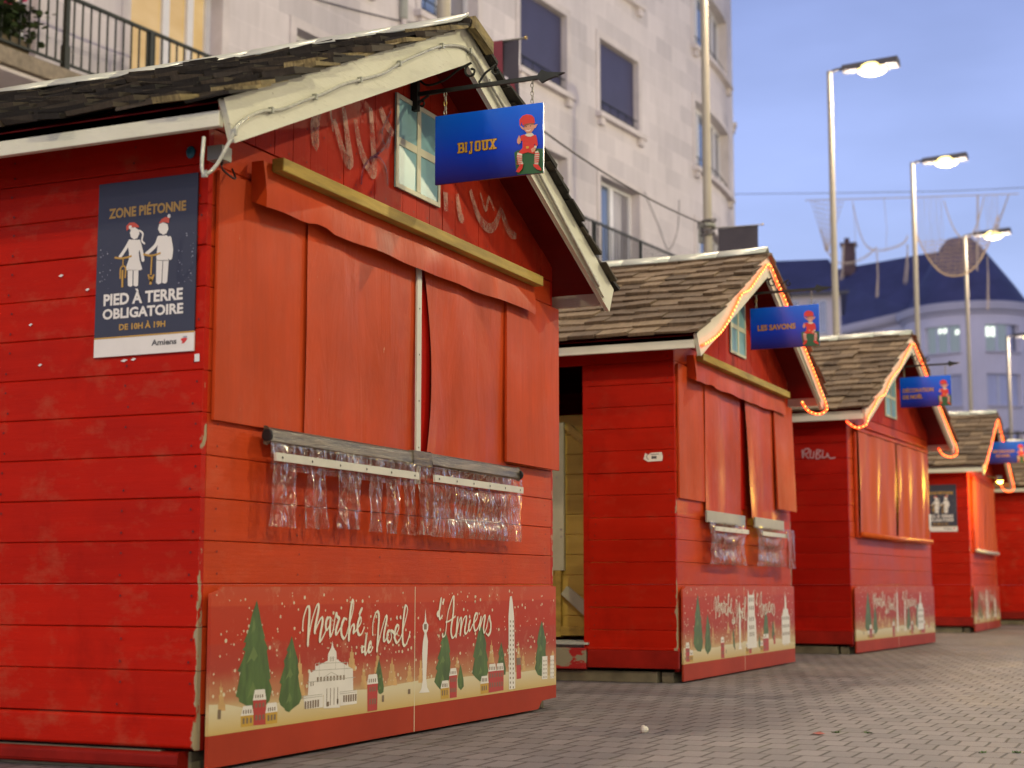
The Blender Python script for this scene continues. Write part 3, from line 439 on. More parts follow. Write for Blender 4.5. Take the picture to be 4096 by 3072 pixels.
ELF=[('green',[(0.375,0.101),(0.39,0.11),(0.481,0.107),(0.507,0.104),(0.507,-0.001),(0.39,0.004),(0.382,0.037)]),('red',[(0.415,0.213),(0.403,0.244),(0.415,0.257),(0.434,0.261),(0.456,0.254),(0.467,0.242),(0.471,0.218),(0.44,0.22),(0.422,0.215)]),('red',[(0.4,0.242),(0.415,0.257),(0.422,0.248),(0.409,0.235),(0.406,0.217),(0.4,0.218)]),('skin',[(0.42,0.21),(0.428,0.219),(0.465,0.217),(0.47,0.204),(0.465,0.19),(0.45,0.174),(0.434,0.179),(0.423,0.192)]),('skin',[(0.4,0.218),(0.411,0.211),(0.422,0.201),(0.42,0.193),(0.409,0.202)]),('skin',[(0.468,0.21),(0.484,0.212),(0.475,0.197),(0.468,0.195)]),('hair',[(0.423,0.217),(0.44,0.22),(0.47,0.218),(0.465,0.212),(0.447,0.215),(0.431,0.211),(0.422,0.204)]),('red',[(0.423,0.174),(0.437,0.162),(0.462,0.165),(0.476,0.165),(0.481,0.15),(0.485,0.12),(0.477,0.115),(0.47,0.13),(0.468,0.11),(0.474,0.095),(0.465,0.085),(0.44,0.095),(0.409,0.09),(0.397,0.1),(0.415,0.116),(0.415,0.148),(0.406,0.146),(0.406,0.17)]),('white',[(0.425,0.171),(0.434,0.176),(0.459,0.176),(0.468,0.166),(0.453,0.16),(0.44,0.162)]),('skin',[(0.39,0.154),(0.4,0.174),(0.406,0.158),(0.408,0.14),(0.397,0.133),(0.39,0.142)]),('skin',[(0.453,0.106),(0.468,0.113),(0.477,0.106),(0.471,0.095),(0.459,0.09)]),('white',[(0.47,0.119),(0.481,0.117),(0.479,0.107),(0.469,0.111)]),('gold',[(0.432,0.12),(0.445,0.119),(0.445,0.11),(0.433,0.11)]),('white',[(0.393,0.098),(0.415,0.089),(0.414,0.06),(0.42,0.045),(0.403,0.035),(0.395,0.056),(0.39,0.083)]),('white',[(0.474,0.092),(0.487,0.096),(0.494,0.078),(0.491,0.052),(0.488,0.035),(0.471,0.039),(0.471,0.066)]),('red',[(0.403,0.041),(0.42,0.046),(0.415,0.025),(0.4,0.01),(0.386,0.016),(0.395,0.03)]),('red',[(0.465,0.04),(0.487,0.036),(0.502,0.016),(0.502,0.008),(0.483,0.015),(0.468,0.029)]),('red',[(0.391,0.086),(0.415,0.081),(0.415,0.078),(0.392,0.082)]),('red',[(0.472,0.085),(0.494,0.085),(0.494,0.081),(0.472,0.081)]),('red',[(0.391,0.077),(0.415,0.072),(0.415,0.068),(0.392,0.073)]),('red',[(0.472,0.075),(0.494,0.076),(0.494,0.072),(0.472,0.072)]),('red',[(0.391,0.068),(0.415,0.062),(0.415,0.059),(0.392,0.064)]),('red',[(0.472,0.066),(0.494,0.066),(0.494,0.063),(0.472,0.062)]),('red',[(0.391,0.058),(0.415,0.053),(0.415,0.05),(0.392,0.054)]),('red',[(0.472,0.057),(0.494,0.057),(0.494,0.053),(0.472,0.053)]),('red',[(0.391,0.049),(0.415,0.044),(0.415,0.04),(0.392,0.045)]),('red',[(0.472,0.047),(0.494,0.048),(0.494,0.044),(0.472,0.044)])]
# ------------------------------------------------------------------ market huts
D = 2.55
ROWS = [.187+.145*k for k in range(14)]+[2.20]
def wall_x(mb, W, rows, mat, x0, x1, y=0., holes=()):
    rnd = random.Random(3)
    for a, b in zip(rows[:-1], rows[1:]):
        j = rnd.uniform(-.0015, .0015)
        mb.plank('x', x0, x1, a+.0008, b-.0008, y+j, y+.028, .003, mat)
def nails_x(mb, xs, rows, y):
    for a, b in zip(rows[:-1], rows[1:]):
        for x in xs:
            for z in (a+.035, b-.035):
                mb.disc((x+random.uniform(-.02, .02), z), .0042, 'nail', lambda u, v, d: (u, y-.0022, v), 6)
def panel_art(parent, W, variant=0):
    sx = (W-.0)/3.12
    fr = lambda u, v, d: (u*sx, -.03-d*(.22 if d > 0 else 1), v)
    mb = MB()
    outl = [(.035, .012), (3.06, .012), (3.06, .118), (.035, .118)] if variant else [(.035, .012), (2.85, .012), (2.90, .05), (3.085, .055), (3.085, .118), (.035, .118)]
    xr = outl[2][0] if variant else 3.085
    mb.prism(outl, .0, -.012, 'kick', fr)
    top = [(.035, .1183), (xr, .1183), (xr, .612), (.10, .612), (.085, .600), (.05, .592), (.035, .588)]
    mb.prism(top, .0, -.012, 'panel', fr)
    mb.box(1.52*sx, 1.524*sx, -.0312, -.03, .012, .612, 'cream')
    # snowy ground, pale trees, snow, firs, houses
    g = [(max(.036, x), z) for x, z in GROUNDL]; g = g+[(xr-.002, .16), (xr-.002, .1186), (.036, .1186)]
    mb.add([fr(x, z, .001) for x, z in g], [tuple(range(len(g)))], 'groundp')
    rnd = random.Random(5+variant)
    sh = (0, .10, -.15, .06)[variant]
    def ok(x): return .05 < x < xr-.02
    for t in TANT:
        (ax, az), (bx, bz), (cx, cz) = t
        if not ok(bx+sh) or not ok(cx+sh): continue
        pts = [(bx, bz)]; n = 4
        lz = (az-bz)
        for i in range(1, n): pts += [(bx+(ax-bx)*(i/n)*.9-.004, bz+lz*i/n), (bx+(ax-bx)*(i/n)+.003, bz+lz*i/n)]
        pts += [(ax, az)]
        for i in range(n-1, 0, -1): pts += [(cx+(ax-cx)*(i/n)-.003, cz+lz*i/n), (cx+(ax-cx)*(i/n)*.9+.004, cz+lz*i/n)]
        pts += [(cx, cz)]
        mb.add([fr(x+sh, z, .0018) for x, z in pts], [tuple(range(len(pts)))], 'tan')
    for i in range(430):
        z = .23+.37*rnd.random()**1.5; x = rnd.uniform(.05, xr-.03)
        mb.disc((x, z), rnd.choice((.0022, .0028, .0035, .0045, .006, .0075)), 'cream', fr, 7, .0024)
    ts = TREES if variant == 0 else [[(x*(.9+.05*variant)+.07*variant, z) for x, z in t] for t in TREES]
    for t in ts:
        if not all(ok(x) for x, z in t): continue
        mb.add([fr(x, z, .003) for x, z in t], [tuple(range(len(t)))], 'fir')
        cx = sum(x for x, z in t)/len(t); zs = [z for x, z in t]; h = max(zs)-min(zs); z0 = min(zs)
        for (fz, fwid) in ((.52, .16), (.2, .13), (.78, .06)):
            zz = z0+h*fz; w_ = h*fwid
            mb.add([fr(cx-w_*.7, zz-.1*h, .0034), fr(cx-w_*.15, zz-.05*h, .0034), fr(cx+w_*.1, zz-.08*h, .0034), fr(cx+w_*.5, zz-.03*h, .0034), fr(cx+w_*.05, zz+.06*h, .0034)], [(0, 1, 2, 3, 4)], 'firlight')
    dx = (0, -.22, .18, .05)[variant]
    for lst, mt, dd in ((REDH, 'hred', .0038), (YELH, 'hyel', .0038), (WHTH, 'pwhite', .0044)):
        for i, p in enumerate(lst):
            if variant and mt == 'pwhite' and i in (11, 12, 13, 14, 15): continue
            if not all(ok(x+dx) for x, z in p): continue
            mb.add([fr(x+dx, z, dd+.00006*i) for x, z in p], [tuple(range(len(p)))], mt)
    for x0, x1, z0, z1 in WINQ:
        if variant and (.60 < x0 < 1.04 or 2.35 < x0 < 2.62 or 1.5 < x0 < 1.7): continue
        if ok(x0+dx): mb.add([fr(x0+dx, z0, .0058), fr(x1+dx, z0, .0058), fr(x1+dx, z1, .0058), fr(x0+dx, z1, .0058)], [(0, 1, 2, 3)], 'hwin')
    if variant == 0:
        for a, b in (((.66, .262), (1.02, .262)), ((.69, .303), (.99, .298)), ((.72, .328), (.95, .322)), ((.775, .272), (.835, .29)), ((.835, .29), (.90, .270)), ((.775, .268), (.90, .266)), ((.62, .212), (.77, .212)), ((.62, .205), (.77, .205)), ((.9, .212), (1.03, .212)), ((.9, .205), (1.03, .205)), ((.745, .26), (.745, .335)), ((.865, .30), (.868, .345)), ((.93, .262), (.935, .33))):
            mb.ribbon([a, b], .0022, 'line', fr, .0062)
    else:
        cx = (0, 1.72, 1.50, 1.45)[variant]
        tw = [(cx-.13, .165), (cx-.12, .36), (cx-.10, .40), (cx-.095, .55), (cx-.08, .592), (cx-.06, .55), (cx+.05, .55), (cx+.07, .585), (cx+.085, .54), (cx+.09, .40), (cx+.12, .36), (cx+.14, .165)]
        if variant == 2: tw = [(x if abs(x-cx) < .02 else cx+(x-cx)*.22, z) for x, z in tw]
        mb.add([fr(x, z, .0066) for x, z in tw], [tuple(range(len(tw)))], 'pwhite')
        for zz in (.25, .30, .36, .44, .5):
            for k in (-1, 0, 1):
                if variant != 2: mb.add([fr(cx+k*.05+a, zz+b, 0.0072) for a, b in ((-.012, 0), (.012, 0), (.012, .03), (-.012, .03))], [(0, 1, 2, 3)], 'hwin')
        cx = xr-(.30 if variant == 1 else .62)
        ch = [(cx-.13, .165), (cx-.13, .38), (cx-.09, .395), (cx-.085, .43), (cx-.03, .44), (cx-.02, .52), (cx, .56), (cx+.02, .52), (cx+.03, .44), (cx+.085, .43), (cx+.09, .395), (cx+.13, .38), (cx+.13, .165)]
        mb.add([fr(x, z, .0066) for x, z in ch], [tuple(range(len(ch)))], 'pwhite')
        for zz in (.23, .29, .35):
            for k in (-1.5, -.5, .5, 1.5):
                mb.add([fr(cx+k*.06+a, zz+b, 0.0072) for a, b in ((-.014, 0), (.014, 0), (.014, .025), (-.014, .025))], [(0, 1, 2, 3)], 'hwin')
    p = mb.build('printed_panel', parent)
    tb = MB()
    wid = lambda dx_, dz_: .0142 if dz_ < -.15 else .0072
    so = 0 if variant == 0 else (.12 if variant == 1 else -.02)
    for q, s in enumerate(STROKES): tb.ribbon([(x+so, z) for x, z in s], wid, 'text', fr, .0085+.0001*q, False, .00025)
    for s in STROKES:
        for e in (s[0], s[-1]): tb.disc((e[0]+so, e[1]), .0054, 'text', fr, 6, .0155+.0004*len(tb.v)/14/60)
    tb.build('lettering', p)
def wavy(mb, x0, x1, z0, z1, y, mat, amp=.01, nx=24, nz=18, fx=7., ph=0., lean=0., gather=0., swag=0., edge=None, crump=0.):
    noise3 = mathutils.noise.noise
    vs = []
    for j in range(nz+1):
        v = j/nz
        for i in range(nx+1):
            u = i/nx
            xx = x0+(x1-x0)*u
            if edge: xx = x0+edge(v)+(x1-x0-edge(v))*u
            if gather: xx = (x0+x1)/2+(xx-(x0+x1)/2)*(1-gather*sin(pi*(1-v)))
            a = amp*(.4+.6*(1-v))
            yy = y-lean*(1-v)-a*(sin(fx*u*2*pi+ph+1.3*sin(3*v+ph))+.5*sin(fx*1.73*u*2*pi+ph*2))-swag*sin(pi*u)*sin(9*v*(1+.5*sin(pi*u)))
            zz = z0+(z1-z0)*v
            if crump: yy -= crump*(noise3((xx*22+ph, zz*9, ph))+.6*noise3((xx*51, zz*30, ph+3)))
            vs.append((xx, yy, zz))
    n = nx+1
    mb.add(vs, [(j*n+i, j*n+i+1, (j+1)*n+i+1, (j+1)*n+i) for j in range(nz) for i in range(nx)], mat)
def make_hut(x0, y0, rz, W, label, kind, side='side2', shing='shingle', expo=.165, dap=0., door=False, seed=1):
    H = thing('market_hut', label, 'market hut', (x0, y0, 0), rz, 'red market huts in a row')
    sx = W/3.12; rnd = random.Random(seed); random.seed(seed)
    AX = W/2; zt0 = 2.190; sl = (3.039+dap-zt0)/(AX+.269)
    ztop = lambda x: zt0+sl*((x if x < AX else W-x)+.269)
    # side wall facing the camera
    mb = MB(); rows = ROWS+[2.285]
    for a, b in zip(rows[:-1], rows[1:]):
        j = rnd.uniform(-.0025, .0025)
        segs = [(0, D)]
        if door and .22 < b and a < 2.03: segs = [(0, .635), (1.46, D)]
        for s0, s1 in segs: mb.plank('y', s0, s1, a+.0008, b-.0008, j, .028, .0032, side)
        for yy in ((.03, .56) if door else (.03, .31, .85, 1.4)):
            for z in (a+.03, b-.04):
                if rnd.random() < .85: mb.disc((yy+rnd.uniform(-.012, .012), z), .0045, 'nail', lambda u, v, d: (-.0042, u, v), 6)
    if door:
        mb.box(.0, .03, .60, .635, .235, 2.03, side)
    mb.build('side_wall', H)
    mb = MB()
    for a, b in zip(rows[:-1], rows[1:]): mb.plank('y', 0, D, a+.001, b-.001, W, W-.028, .006, side)
    mb.build('side_wall', H)
    mb = MB(); wall_x(mb, W, ROWS, 'front', .029, W-.029)
    nails_x(mb, [.09*sx, .62*sx, 1.25*sx, 1.9*sx, 2.5*sx, 3.0*sx], ROWS[:8], 0)
    mb.build('front_wall', H)
    mb = MB(); wall_x(mb, W, ROWS+[2.285], side, .029, W-.029, D-.03)
    mb.prism([(0, 2.28), (W, 2.28), (AX, 3.0+dap)], D-.03, D-.005, side, lambda u, v, d: (u, d, v))
    mb.build('back_wall', H)
    mb = MB(); n = max(8, round((W-.06)/.125)); st = (W-.06)/n
    for i in range(n):
        a, b = .03+st*i+.0015, .03+st*(i+1)-.0015
        pts = [(a, 2.203), (b, 2.203), (b, ztop(b)-.04)]+([(AX, ztop(AX)-.04)] if a < AX < b else [])+[(a, ztop(a)-.04)]
        j = rnd.uniform(-.002, .002)
        mb.prism(pts, -.004+j, .024, 'gable', lambda u, v, d: (u, d, v))
        for z in (2.23, 2.36):
            if z < ztop(a)-.1: mb.disc(((a+b)/2+.03, z), .004, 'nail', lambda u, v, d: (u, -.008, v), 6)
    mb.prism([(.03, 2.20), (W-.03, 2.20), (AX, ztop(AX)-.05)], .026, .034, 'dark', lambda u, v, d: (u, d, v))  # dark backing sheet, added so no light passes between the gable boards
    gb = mb.build('gable', H)
    # roof
    mb = MB(); y0r, y1r = -.221, D+.2
    for s in (0, 1):
        fx = (lambda u: u) if s == 0 else (lambda u: W-u)
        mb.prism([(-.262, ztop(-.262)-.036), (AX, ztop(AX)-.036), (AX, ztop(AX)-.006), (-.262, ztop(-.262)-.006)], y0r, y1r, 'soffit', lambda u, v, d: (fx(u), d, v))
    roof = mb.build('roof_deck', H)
    al = math.atan(sl); Ls = (AX+.30)/cos(al)
    for s in (0, 1):
        mb = MB(); nr = int(Ls/expo)+1
        for r in range(nr):
            y = -.285-rnd.uniform(0, .12)
            while y < y1r+.02:
                w = rnd.uniform(.13, .24) if kind != 1 else rnd.uniform(.10, .22)
                a, b = max(y, -.275+rnd.uniform(-.02, .015)), min(y+w-.004, y1r+.03)
                y += w
                if b-a < .03: continue
                rough_ = .02 if kind == 1 else .008
                t0 = r*expo+rnd.uniform(-rough_, rough_); t1 = min(t0+expo*1.7, Ls+.005)
                if t1-t0 < .03: continue
                th = rnd.uniform(.015, .026) if kind != 1 else rnd.uniform(.010, .026); lift = rnd.uniform(.014, .026) if kind != 1 else rnd.uniform(.008, .024); tw = rnd.uniform(-.004, .004)*(2 if kind == 1 else 1)
                def pt(t, h, yy):
                    x = -.30+t*cos(al)-h*sin(al); z = ztop(-.30)+.002+t*sin(al)+h*cos(al)
                    return (x if s == 0 else W-x, yy, z)
                vs = [pt(t0, lift+tw, a), pt(t1, .001, a), pt(t0+rnd.uniform(-.01, .01), lift-tw, b), pt(t1, .001, b), pt(t0, lift+th+tw, a), pt(t1, th*.5, a), pt(t0, lift+th-tw, b), pt(t1, th*.5, b)]
                mt = shing
                if kind == 1 and s == 0 and a < -.1 and rnd.random() < .3: mt = 'split'
                mb.hexa(vs, mt)
        if kind == 1 and s == 0:
            for k in range(9):   # split pale battens showing along the broken verge
                t = .35+k*.19; l = rnd.uniform(.12, .3); h = rnd.uniform(.0, .012)
                mb.hexa([pt(t, h, -.262), pt(t+l, h+.004, -.262), pt(t, h, -.2), pt(t+l, h+.004, -.2), pt(t, h+.012, -.262), pt(t+l, h+.013, -.262), pt(t, h+.012, -.2), pt(t+l, h+.013, -.2)], 'split')
        mb.build('roof_shingles', H)
    mb = MB(); zr = ztop(AX)+.052; wv = [rnd.uniform(-.006, .006) for _ in range(9)]
    for s in (-1, 1):
        for i in range(8):
            ya, yb = -.25+(y1r+.25)*i/8, -.25+(y1r+.25)*(i+1)/8; za, zb = wv[i], wv[i+1]
            e = .075
            mb.hexa([(AX+s*e, ya, zr-.052+za), (AX, ya, zr+za), (AX+s*e, yb, zr-.052+zb), (AX, yb, zr+zb), (AX+s*e, ya, zr-.052+.008+za), (AX, ya, zr+.01+za), (AX+s*e, yb, zr-.052+.008+zb), (AX, yb, zr+.01+zb)], 'flash')
    mb.build('ridge_flashing', H, True)
    if kind == 1:
        mb = MB(); mb.box(AX-.03, AX+.16, -.30, -.262, ztop(AX)-.02, ztop(AX)+.035, 'split', lambda x, y, z: (x, y, z-(.35*(x-AX) if x > AX else -.05*(AX-x)))); mb.build('ridge_end_block', H)
    # barge boards and fascia
    zb0 = 2.062; slb = (2.877+dap-zb0)/(AX-.002+.205)
    for s in (0, 1):
        mb = MB(); fx = (lambda u: u) if s == 0 else (lambda u: W-u)
        pts = [(-.205, zb0), (-.269, zt0), (AX-.001, 3.039+dap), (AX-.001, 2.877+dap)]
        if kind != 1: pts[0] = (-.19, zb0-.0)
        mb.prism(pts, -.245, -.2215, 'white', lambda u, v, d: (fx(u), d, v))
        if s == 1: mb.prism([(-.10, zb0+.055), (-.125, zb0+.085), (AX-.03, 2.955+dap), (AX-.03, 2.925+dap)], -.258, -.246, 'white', lambda u, v, d: (fx(u), d, v))
        mb.build('barge_board', H, bevel=.003)
        mb = MB()
        if s == 0: mb.box(-.262, -.236, -.2205, y1r, 2.105, 2.186, 'white')
        else: mb.box(W+.236, W+.262, -.2205, y1r, 2.105, 2.186, 'white')
        mb.build('fascia_board', H, bevel=.003)
    # gable window, painted
    mb = MB(); wx0, wx1, wz0, wz1 = 1.345*sx, 1.765*sx, 2.30, 2.715
    mb.box(wx0, wx1, -.013, -.0072, wz0, wz1, 'pane')
    win = mb.build('gable_window', H)
    mb = MB(); t = .035
    cxw, czw = (wx0+wx1)/2, (wz0+wz1)/2
    for a, b, c, d in ((wx0, wx0+t*.6, wz0, wz1), (wx1-t*.6, wx1, wz0, wz1), (wx0+t*.6, wx1-t*.6, wz0, wz0+t*.6), (wx0+t*.6, wx1-t*.6, wz1-t*.6, wz1), (cxw-t/2, cxw+t/2, wz0+t*.6, wz1-t*.6)):
        mb.box(a, b, -.018, -.0125, c, d, 'frame')
    mb.box(wx0+t*.6, cxw-t/2, -.017, -.0125, czw-t/2, czw+t/2, 'frame'); mb.box(cxw+t/2, wx1-t*.6, -.017, -.0125, czw-t/2, czw+t/2, 'frame')
    mb.build('frame', win, bevel=.0015)
    # batten and valance
    if kind in (1, 2):
        mb = MB(); mb.box(.30*sx, 2.73*sx, -.115, -.065, 2.103, 2.153, 'yellowwood'); mb.build('wood_batten', H, bevel=.004)
        mb = MB(); nx = 40
        vs = []; ys = [-.062, -.068, -.072, -.075, -.074]
        for i in range(nx+1):
            u = i/nx; x = (.25+2.47*u)*sx
            zb = 1.962+.003*sin(u*9)+.003*sin(u*23)+(.016 if .12 < u < .2 else 0)*sin((u-.12)/.08*pi)
            for k in range(5):
                v = k/4; vs.append((x, ys[k]-.006*sin(u*13+k*.6)*v-.004*sin(u*41)*v*v, 2.135+(zb-2.135)*v))
        mb.add(vs, [(i*5+k, i*5+k+1, (i+1)*5+k+1, (i+1)*5+k) for i in range(nx) for k in range(4)], 'tarp')
        mb.add([vs[k] for k in range(5)]+[(.25*sx, -.012, 1.99), (.25*sx, -.012, 2.135)], [(0, 1, 2, 3, 4, 5, 6)], 'tarp')
        mb.build('valance', H, True)
        mb = MB(); mb.box(.045*sx, .655*sx, -.017, -.003, 1.178, 2.055, 'ply'); mb.build('shutter_board', H, bevel=.002)
        lean = .0 if kind == 1 else .022
        mb = MB(); mb.box((2.44 if kind == 1 else 2.40)*sx, (3.105 if kind == 1 else 3.0)*sx, -.044 if kind == 1 else -.06, -.030 if kind == 1 else -.046, 1.205, 2.05, 'ply', (lambda x, y, z: (x+lean*.4*(2.05-z)/.85, y-lean*(2.05-z)/.85, z)))
        mb.build('shutter_board', H, bevel=.002)
        tb_ = 1.165 if kind == 1 else 1.112
        mb = MB(); wavy(mb, .62*sx, 1.515*sx, tb_, 2.0, -.026, 'tarp', .005, fx=1.3, ph=seed); mb.build('tarpaulin', H, True)
        mb = MB(); wavy(mb, 1.60*sx, 2.475*sx, tb_, 2.0, -.028 if kind == 1 else -.04, 'tarp', .006, fx=1.5, ph=seed+2, lean=lean*.8, edge=lambda v: (.06*(1-(2*v-.9)**2) if kind == 1 else 0.05*(1-v))); mb.build('tarpaulin', H, True)
        mb = MB(); mb.box(1.52*sx, 1.68*sx, -.012, -.004, 1.17, 2.0, 'tarpred'); mb.build('red_underlay', H)
        if kind == 1:
            mb = MB(); mb.box(1.505, 1.545, -.04, -.031, 1.045, 1.985, 'strip'); 
            for z in (1.2, 1.4, 1.6, 1.8): mb.disc((1.525, z), .004, 'dark', lambda u, v, d: (u, -.0412, v), 6)
            mb.build('edge_strip', H)
        # roller bars / grey strips
        bars = ((.335, 1.45), (1.625, 2.58)) if kind == 1 else ((.55, 1.53), (1.74, 2.62))
        for bi, (a, b) in enumerate(bars):
            ln = lean*.9 if bi else 0
            mb = MB()
            if kind == 1:
                pr = [(-.034, 1.122), (-.046, 1.118), (-.054, 1.130), (-.050, 1.172), (-.044, 1.180), (-.034, 1.181)]
                pr = [(y, z+.004*bi) for y, z in pr]; nn = len(pr)
                mb.add([(xx, y, z) for xx in (a, b) for y, z in pr], [(i, (i+1) % nn, nn+(i+1) % nn, nn+i) for i in range(nn)]+[tuple(range(nn)), tuple(range(2*nn-1, nn-1, -1))], 'sleeve')
                e = a if bi == 0 else b
                mb.tube([(e-.004, -.046, 1.15), (e+.008, -.046, 1.15)], .023, 'black', 12)
                if bi == 1: mb.box(1.452, 1.63, -.056, -.036, 1.120, 1.184, 'sleeve')
            else:
                mb.box(a*sx, b*sx, -.05-ln, -.035-ln, 1.04, 1.12, 'grey')
            mb.build('roller_bar', H, bevel=.004)
            # clear curtain
            zb = .83 if kind == 1 else .76; zt = 1.125 if kind == 1 else 1.05
            yb = -.058-ln
            cu = MB()
            if bi == 0 and kind == 1:
                for (c0, c1, f, g) in ((.34, .53, 2.2, .10), (.60, .735, 1.6, .06), (.80, 1.02, 2.6, .08), (1.06, 1.19, 1.5, .1), (1.215, 1.33, 1.2, .05), (1.36, 1.46, 1.3, .1)):
                    wavy(cu, c0, c1, zb+rnd.uniform(-.006, .006), zt, yb, 'plastic', .008, 22, 26, f, c0*9, gather=g, crump=.011)
                wavy(cu, .34, 1.45, 1.03, zt, yb+.004, 'plastic', .003, 60, 8, 9, 1, crump=.008)
            elif kind == 1:
                wavy(cu, 1.48, 1.66, zb, zt, yb, 'plastic', .008, 16, 26, 2, 4, gather=.1, crump=.011)
                wavy(cu, 1.63, 2.585, zb-.005, zt, yb, 'plastic', .004, 66, 36, 4, 2.3, swag=.010, crump=.010)
            else:
                wavy(cu, a*sx, b*sx, zb, zt, yb, 'plastic', .005, 50, 30, 3, 1.3+bi, gather=.12, swag=.014, crump=.012)
                if bi: wavy(cu, (b-.08)*sx, (b+.16)*sx, zb-.01, zt, yb-.03, 'plastic', .014, 16, 10, 2.2, .3)
            cu_o = cu.build('plastic_curtain', H, True)
            mb = MB(); b0, b1 = ((.345, 1.455), (1.605, 2.556))[bi] if kind == 1 else (a*sx+.1, b*sx-.02)
            zc = 1.072 if kind == 1 else 1.0
            mb.box(b0, b1, yb-.022, yb-.012, zc-.014, zc+.016, 'strip')
            for i in range(6): mb.disc((b0+.04+(b1-b0-.08)*i/5, zc), .005, 'dark', lambda u, v, d: (u, yb-.0232, v), 6)
            mb.build('fixing_strip', cu_o)
    else:
        mb = MB(); xa, xb = (.24*sx, 2.88*sx) if kind == 3 else (.30*sx, 2.8*sx)
        wavy(mb, xa, (xa+xb)/2-.02, 1.10, 2.04, -.04, 'tarp3', .012, 30, 16, 2.2, seed); wavy(mb, (xa+xb)/2+.06, xb, 1.10, 2.04, -.04, 'tarp3', .012, 30, 16, 2.5, seed+1)
        mb.box((xa+xb)/2-.03, (xa+xb)/2+.07, -.012, -.004, 1.1, 2.04, 'tarpred')
        mb.build('plastic_sheet', H, True)
        mb = MB(); mb.tube([(xa-.01, -.06, 1.085), ((xa+xb)/2, -.062, 1.078), (xb+.01, -.06, 1.085)], .026, 'tarp3' if kind == 3 else 'strip', 10)
        mb.build('roller_bar', H, True)
        mb = MB(); mb.box(xa-.05, xb+.05, -.05, -.006, 2.045, 2.075, 'front'); mb.box(xa-.05, xb+.05, -.03, -.006, 2.10, 2.12, 'front')
        mb.box(xa-.06, xa-.02, -.03, -.006, 1.06, 2.04, 'front'); mb.build('hatch_frame', H, bevel=.003)
    panel_art(H, W, {1: 0, 2: 1, 3: 2, 4: 3, 5: 1}[kind])
    # base
    mb = MB()
    if kind == 1:
        mb.plank('y', -.0, D, .078, .184, -.004, .028, .008, side); mb.plank('y', .05, D, .012, .066, -.016, .05, .01, 'plinth')
    else:
        ya = -.02
        mb.box(-.042, -.006, ya, .60 if door else D, .092, .205, 'plinth', lambda x, y, z: (x+(.012 if z > .15 and x < -.03 else 0), y, z))
        mb.box(-.030, -.006, ya, .60 if door else D, .2055, .222, side)
        if door: mb.box(-.03, -.006, .61, D, .08, .215, 'peel')
    mb.box(W-.03, W+.006, 0, D, .08, .184, 'plinth')
    mb.box(.03, W-.03, .002, .03, .07, .184, 'plinth')
    mb.build('plinth', H, bevel=.004)
    mb = MB()
    for yy in ((.04, .12), (D-.12, D-.02)): mb.box(.04, W-.03, yy[0], yy[1], .0, .066, 'skid')
    mb.box(.012, .10, .14, D-.14, .0, .07, 'skid'); mb.box(W-.1, W-.012, .14, D-.14, .0, .07, 'skid')
    mb.build('skid_beam', H, bevel=.006)
    mb = MB(); mb.box(.03, W-.03, .035, D-.035, .215, .235, 'greyfloor'); mb.build('floor_boards', H)
    # wrought iron bracket
    bx = W/2-.06; mb = MB(); zc = 2.748+dap*.7
    mb.box(bx-.014, bx+.014, -.040, -.008, zc-.075, zc+.085, 'iron')
    mb.box(bx-.006, bx+.006, -.70, -.035, zc-.010, zc+.008, 'iron')
    mb.prism([(-.60, zc), (-.625, zc+.03), (-.655, zc+.015), (-.73, zc+.004), (-.655, zc-.016), (-.625, zc-.028)], bx-.007, bx+.007, 'iron', lambda u, v, d: (d, u, v))
    def spiral(cy, cz, r0, turns, st, dr=1):
        return [(bx, cy+r0*(1-t)*cos(st+dr*turns*2*pi*t), cz+r0*(1-t)*sin(st+dr*turns*2*pi*t)) for t in [i/26*.85 for i in range(27)]]
    mb.tube(smooth([(bx, -.03, zc+.08), (bx, -.08, zc+.035), (bx, -.16, zc+.045), (bx, -.235, zc+.085), (bx, -.29, zc+.105)])+spiral(-.295, zc+.07, .036, 1.25, pi/2, -1), .0055, 'iron', 6)
    mb.tube(smooth([(bx, -.33, zc+.012), (bx, -.36, zc+.05), (bx, -.40, zc+.075)])+spiral(-.415, zc+.055, .026, 1.2, pi/2, -1), .005, 'iron', 6)
    mb.tube(smooth([(bx, -.03, zc-.06), (bx, -.05, zc-.035), (bx, -.09, zc-.012)]), .0055, 'iron', 6)
    mb.tube(spiral(-.055, zc-.05, .022, 1.1, 0), .005, 'iron', 6)
    mb.build('sign_bracket', H)
    return H, bx, zc, ztop
